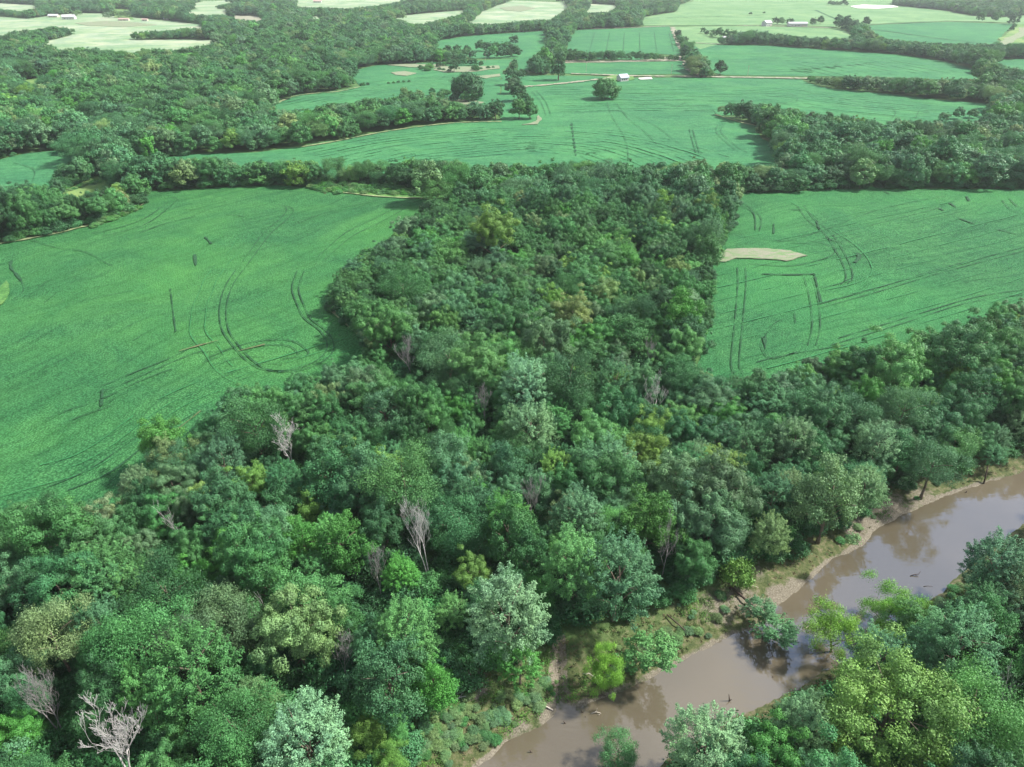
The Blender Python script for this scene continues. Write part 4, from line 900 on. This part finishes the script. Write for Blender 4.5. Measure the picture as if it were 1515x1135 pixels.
bsdf(nt, o, ramp(nt, lv.outputs['Fac'], [(0.2, (0.17, 0.15, 0.08)), (0.4, (0.085, 0.12, 0.04)), (0.7, (0.055, 0.135, 0.03)), (0.95, (0.10, 0.23, 0.04))]), 0.8, 0.2)
wd = link('riverbank_weeds', quadmesh('riverbank_weeds', np.concatenate(Q), m, np.concatenate(AT)))
tag(wd, 'green and straw-coloured weeds covering the sloping river bank', 'weeds', None, 'stuff')
# ------------------------------------------------------------------ driftwood, logs and stumps
def wood(name, cat, label, segs, mat, px, py, z=None, n=7):
    gx, gy, _ = G(px, py, z if z is not None else -1.5); gz = z if z is not None else float(hgt(np.array([gx]), np.array([gy]))[0])
    b = MB()
    for pts, r0, r1 in segs:
        k = len(pts); b.tube(pts, [r0+(r1-r0)*i/(k-1) for i in range(k)], n)
    o_ = b.build(name, mat, None, (gx, gy, gz), True); tag(o_, label, cat); return o_
wood('log', 'log', 'bleached log lying on the bank beside the gully mouth', [([(-1.6,.9,.35),(-.5,.3,.3),(.6,-.1,.2),(1.5,-.6,.12)],.17,.10),([(-.5,.3,.3),(-.3,.7,.5)],.06,.03)], M_log, 805, 1041)
wood('driftwood', 'driftwood', 'pile of grey fallen branches at the foot of the vine-covered tree', [([(0,0,0),(.3,1.2,1.6),(.9,2.2,3.0)],.16,.04),([(-.3,0,0),(-1.0,1.2,1.4),(-1.3,2.4,2.4)],.13,.03),([(0.2,0,0),(1.6,.8,.9),(2.6,2.0,1.8)],.13,.03),([(-1.5,-.6,.2),(0,0,.3),(1.6,.3,.2)],.12,.05),([(-2.6,-2.2,.2),(-1,-1.4,.4),(1,-.8,.2)],.08,.03),([(-.8,.3,.8),(-1.9,.9,2.1)],.06,.02),([(-1.6,-2.0,.2),(-.4,-.6,.5)],.06,.03)], M_dead, 690, 1030)
wood('fallen_branch', 'branch', 'curved pale branch on the bank left of the lime willow', [([(-2.0,1.0,.4),(-1.0,.7,.9),(0,0,.8),(.9,-1.2,.1)],.12,.06),([(-1.0,.7,.9),(-1.6,.2,1.3)],.05,.02)], M_log, 880, 1003)
wood('fallen_branch', 'branch', 'dark branch lying along the mud below the lime willow', [([(-2.2,.1,.15),(0,0,.25),(2.0,.3,.15)],.10,.06)], M_wood, 880, 1025)
wood('driftwood_log', 'log', 'dark trunk running from the bank under the fallen blue-green crown', [([(-2.2,2.6,1.4),(0,0,.9),(2.4,-3.0,.2),(4.5,-5.6,-.6)],.28,.14),([(-2.2,2.6,1.4),(-2.6,3.0,.2)],.3,.32)], M_wood, 1103, 890)
wood('driftwood_log', 'log', 'dark leaning trunk beside the green bush on the middle bank', [([(-2.6,2.4,1.5),(-.6,.5,.9),(1.0,-1.0,.1)],.14,.10)], M_wood, 1010, 930)
wood('fallen_branch', 'branch', 'bare twigs on the pale bank below the small yellow-green bush', [([(-1.0,-1.4,.1),(0,0,.5),(1.0,1.8,1.0)],.07,.02),([(-1.8,.6,.1),(-.4,-.2,.3),(1.4,-.8,.1)],.08,.03),([(0,0,.5),(.1,1.2,1.2)],.04,.02)], M_log, 1110, 865)
wood('stump', 'stump', 'dark pointed stump standing out of the water near the near bank', [([(.1,0,-1.2),(0,0,.2),(-.25,.2,1.5)],.20,.05),([(0,0,.1),(.35,-.1,.5)],.1,.04)], M_wood, 1079, 1037, WZ)
wood('snag', 'snag', 'dark forked snag in the water below the pointed stump', [([(.1,-1.2,-1),(0,0,.3),(-.1,.5,.9)],.2,.12),([(-.1,.5,.9),(-1.6,.9,1.5)],.10,.03),([(-.1,.5,.9),(1.1,.7,1.2)],.13,.05),([(0,0,.3),(-1.1,-.3,.5)],.07,.03)], M_wood, 1078, 1062, WZ)
wood('snag', 'snag', 'pale branch with driftwood in the water left of centre', [([(-.9,0,.0),(0,.1,.35),(.8,0,.1)],.09,.04),([(0,.1,.35),(.2,.6,.7)],.05,.02),([(.2,0,-.2),(.5,-.4,.3)],.07,.04)], M_log, 882, 1056, WZ)
for (px, py, l, s_) in [(861,1054,'small dark stump in the water below the lime willow',.8),(835,1070,'small dark stump in open water left of the driftwood branch',.9),(785,1113,'dark stump near the lower end of the river',.9),(866,1061,'tiny stump tip beside the small dark stump below the willow',.4),(1143,1002,'dark twig tip in the bluish water left of the near bank',.5),(982,1097,'dark stump tip beside the tree at the bottom edge',.5)]:
    wood('stump', 'stump', l, [([(0,0,-1),(0.05,0,.1*s_),(-.12*s_,.05,.55*s_)],.16*s_,.07*s_),([(0,0,0),(.3*s_,-.05,.12*s_)],.1*s_,.04*s_)], M_wood, px, py, WZ)
wood('snag', 'snag', 'curved dark branch floating in the blue reflections upstream', [([(-1.2,-.1,.0),(-.3,.1,.3),(.6,.2,.25),(.9,.4,.9)],.10,.04),([(-.3,.1,.3),(.2,-.4,.1)],.06,.03)], M_wood, 1355, 852, WZ)
wood('snag', 'snag', 'thin twig in the water below the curved floating branch', [([(-.9,0,.05),(0,.1,.15),(.9,0,.05)],.05,.02)], M_wood, 1373, 868, WZ)
wood('stump', 'stump', 'tiny dark stump in the water at the upper right', [([(0,0,-1),(0,0,.2),(.1,0,.5)],.14,.08)], M_wood, 1429, 729, WZ)
wood('post', 'post', 'tall dark dead post leaning at the water edge, upper right', [([(0,0,-1),(-.1,.3,1.5),(-.15,.9,4.5)],.22,.12)], M_wood, 1456, 716, WZ)
wood('log', 'log', 'dark short log on the sandy point', [([(-1.2,.3,.15),(0,0,.2),(1.0,-.5,.12)],.14,.09)], M_wood, 1203, 860)
wood('fallen_branch', 'branch', 'pale floating branch in the river beside the bright near-bank willow', [([(-.9,-.5,.03),(0,0,.12),(.8,.6,.06)],.07,.03)], M_log, 1192, 930, WZ)
# ------------------------------------------------------------------ buildings
M_white = plain('white_paint', (0.48, 0.48, 0.48), 0.6, 0.5, 0.06); M_roofb = plain('blue_shaded_metal_roof', (0.40, 0.46, 0.56), 0.5, 0.5, 0.1); M_roofw = plain('white_metal_roof', (0.5, 0.51, 0.53), 0.45, 0.5, 0.05)  # roofb: blue shade of a white roof, put into its colour
M_roofr = plain('red_metal_roof', (0.42, 0.30, 0.27), 0.6, 0.5, 0.1); M_glass = plain('dark_glass', (0.03, 0.035, 0.04), 0.1, 1, 0.1, 0.6); M_tan = plain('tan_siding', (0.5, 0.45, 0.38), 0.7, 0.5, 0.08)
def building(name, cat, label, px, py, L, Wd, Hh, roofh, ang, wall, roof, doors=1, wins=3, big=False):
    L *= .85; Wd *= .8; Hh *= .85; roofh *= .8
    x, y, _ = G(px, py, 0); root = bpy.data.objects.new(name, None); COL.objects.link(root); root.location = (x, y, 0.2); root.rotation_euler = (0, 0, ang); tag(root, label, cat)
    b = MB(); b.box(-L/2, -Wd/2, 0, L/2, Wd/2, Hh)
    for sx in (-1, 1):
        X_ = sx*L/2; b.poly([(X_, -Wd/2, Hh), (X_, Wd/2, Hh), (X_, 0, Hh+roofh)] if sx > 0 else [(X_, Wd/2, Hh), (X_, -Wd/2, Hh), (X_, 0, Hh+roofh)])
    b.build('wall', wall, root); rf = MB(); e = 0.5; t = 0.18
    for sy in (-1, 1):
        y0 = sy*(Wd/2+e); z0 = Hh-e*roofh/(Wd/2)
        P4 = [(-L/2-e, y0, z0), (L/2+e, y0, z0), (L/2+e, 0, Hh+roofh+.02), (-L/2-e, 0, Hh+roofh+.02)]
        P5 = [(a, b_, c+t) for a, b_, c in P4]; k = len(rf.V); rf.V += P4+P5
        rf.F += [tuple(k+i for i in f) for f in ((0, 3, 2, 1), (4, 5, 6, 7), (0, 1, 5, 4), (1, 2, 6, 5), (2, 3, 7, 6), (3, 0, 4, 7))]
    rf.build('roof', roof, root)
    for i in range(wins):
        xx = -L/2+L*(i+1)/(wins+1.5); w = MB(); w.box(xx-.6, -Wd/2-.05, 1.1, xx+.6, -Wd/2+.03, 2.3); w.build('window', M_glass, root)
    for i in range(doors):
        xx = L/2-L*0.14-i*3.2; dw = 1.7 if big else .55; w = MB(); w.box(xx-dw, -Wd/2-.06, 0, xx+dw, -Wd/2+.03, 3.0 if big else 2.1); w.build('door', M_tan if wall is M_white else M_white, root)
building('farmhouse', 'house', 'small white house with a white metal roof coloured in blue shade beside the country road', 921, 120, 11, 9, 4.2, 3.2, 0.5, M_white, M_roofb)
building('barn', 'barn', 'long white barn on the far right farmstead', 1179, 39.5, 38, 12, 6, 2.5, 0.0, M_white, M_roofw, 2, 4, True)
building('barn', 'barn', 'white gabled barn left of the trees on the far right farmstead', 1134, 39, 16, 14, 7, 4, 0.5, M_white, M_roofw, 1, 2, True)
building('shed', 'shed', 'low white shed at the left end of the long far hedge', 1073, 58, 10, 6, 3, 1.5, 0.1, M_white, M_roofw, 1, 1)
building('shed', 'shed', 'small white shed right of the low hedge shed', 1090, 60, 7, 5, 2.6, 1.2, -0.2, M_white, M_roofw, 1, 1)
building('barn', 'barn', 'white barn with bright roof on the hazy left farm', 103, 29, 26, 16, 6, 4, 0.15, M_white, M_roofw, 1, 3, True)
building('house', 'house', 'pale low house left of the white barn on the hazy left farm', 80, 26, 22, 12, 4, 3, 0.0, M_tan, M_roofw, 1, 3)
building('barn', 'barn', 'red-roofed shed on the far side of the pale hayfield', 184, 31, 22, 10, 3.5, 2, 0.05, M_tan, M_roofr, 1, 2, True)
building('shed', 'shed', 'small red-roofed shed right of the larger one on the hayfield', 215, 31.5, 12, 8, 3.5, 1.6, 0.0, M_tan, M_roofr, 1, 1)
building('shed', 'shed', 'tiny grey-roofed shed right of the red-roofed sheds', 246, 30, 9, 7, 3.2, 1.5, 0.2, M_tan, M_roofb, 1, 1)
building('house', 'house', 'pale house at the top edge among far hayfields', 470, 4, 24, 12, 4, 3, 0.0, M_white, M_roofr, 1, 3)
M_pole = plain('pole_wood', (0.42, 0.38, 0.32), 0.9, 3, 0.15)
for px, py, l in [(867,107,'wooden utility pole right of the lone evergreen'),(993,110,'wooden utility pole between the small house and the road clump'),(1106,112,'wooden utility pole in the right field beside the road'),(755,107,'wooden utility pole above the narrow grove'),(718,92,'wooden utility pole in front of the tree clumps at upper left')]:
    x, y, _ = G(px, py, 0); root = bpy.data.objects.new('utility_pole', None); COL.objects.link(root); root.location = (x, y, 0.2); tag(root, l, 'utility pole', 'utility poles along the country road')
    b = MB(); b.tube([(0, 0, 0), (0, 0, 5), (0, 0, 9.5)], [.2, .17, .13], 8); b.build('pole', M_pole, root)
    b = MB(); b.box(-1.1, -.3, 8.6, 1.1, -.16, 8.8); b.build('crossarm', M_pole, root)
# ------------------------------------------------------------------ light
SUN_EL, SUN_AZ = math.radians(47), math.radians(80)      # azimuth clockwise from +Y
w = bpy.data.worlds.new('World'); S.world = w; w.use_nodes = True; nt = w.node_tree; nt.nodes.clear()
out = nd(nt, 'ShaderNodeOutputWorld'); bg = nd(nt, 'ShaderNodeBackground'); sky = nd(nt, 'ShaderNodeTexSky'); sky.sky_type = 'NISHITA'; sky.sun_disc = False
sky.sun_elevation = SUN_EL; sky.sun_rotation = SUN_AZ; sky.air_density = 1.0; sky.dust_density = 1.0; sky.ozone_density = 1.0
tc = nd(nt, 'ShaderNodeTexCoord'); cn = noise(nt, 1.7, 6, 0.6, vec=tc.outputs['Generated'], dist=0.4)
cf = ramp(nt, cn, [(0.44, 0.0), (0.56, 0.95)])
dp = nd(nt, 'ShaderNodeVectorMath', operation='DOT_PRODUCT'); nt.links.new(tc.outputs['Generated'], dp.inputs[0]); dp.inputs[1].default_value = (math.sin(math.radians(40))*math.cos(math.radians(33)), math.cos(math.radians(40))*math.cos(math.radians(33)), math.sin(math.radians(33)))
dn = nd(nt, 'ShaderNodeMath', operation='MULTIPLY_ADD'); nt.links.new(noise(nt, 5, 4, 0.6, vec=tc.outputs['Generated']), dn.inputs[0]); dn.inputs[1].default_value = 0.12; nt.links.new(dp.outputs['Value'], dn.inputs[2])
cfm = nd(nt, 'ShaderNodeMath', operation='MULTIPLY'); nt.links.new(cf, cfm.inputs[0]); nt.links.new(ramp(nt, dn.outputs[0], [(0.99, 1.0), (1.0, 0.85), ]), cfm.inputs[1])
hole = nd(nt, 'ShaderNodeMapRange'); nt.links.new(dn.outputs[0], hole.inputs[0]); hole.inputs[1].default_value = 0.995; hole.inputs[2].default_value = 1.035; hole.inputs[3].default_value = 1.0; hole.inputs[4].default_value = 0.0
nt.nodes.remove(cfm)
ccol = mix(nt, hole.outputs[0], (5.5, 8.2, 14.0), (9.6, 9.8, 10.4))
hm = nd(nt, 'ShaderNodeMath', operation='MAXIMUM'); hi = nd(nt, 'ShaderNodeMath', operation='SUBTRACT'); hi.inputs[0].default_value = 1; nt.links.new(hole.outputs[0], hi.inputs[1]); nt.links.new(hi.outputs[0], hm.inputs[0]); nt.links.new(cf, hm.inputs[1]); cf = hm.outputs[0]
nt.links.new(mix(nt, cf, sky.outputs[0], ccol), bg.inputs[0]); bg.inputs[1].default_value = 0.076; nt.links.new(bg.outputs[0], out.inputs[0])
sl = bpy.data.lights.new('sun', 'SUN'); so = bpy.data.objects.new('sun', sl); COL.objects.link(so); sl.energy = 5.0; sl.angle = math.radians(4); sl.color = (1, 0.95, 0.87)
dv = Vector((math.sin(SUN_AZ)*math.cos(SUN_EL), math.cos(SUN_AZ)*math.cos(SUN_EL), math.sin(SUN_EL))); so.rotation_euler = dv.to_track_quat('Z', 'Y').to_euler(); so.location = (0, 0, 300)
# haze
b = MB(); b.box(-9000, -9000, -7, 9000, 12500, 112); 
m, nt, o = newmat('haze_air'); pv = nd(nt, 'ShaderNodeVolumePrincipled'); pv.inputs['Density'].default_value = 0.00008; pv.inputs['Color'].default_value = (0.90, 0.97, 1, 1); pv.inputs['Anisotropy'].default_value = 0.2
nt.links.new(pv.outputs[0], o.inputs['Volume']); hz = b.build('haze', m); hz['kind'] = 'stuff'; hz['label'] = 'pale bluish haze in the air over the far fields'; hz['category'] = 'haze'
S.view_settings.view_transform = 'Standard'; S.view_settings.look = 'None'; S.view_settings.exposure = 0.84; S.view_settings.gamma = 1
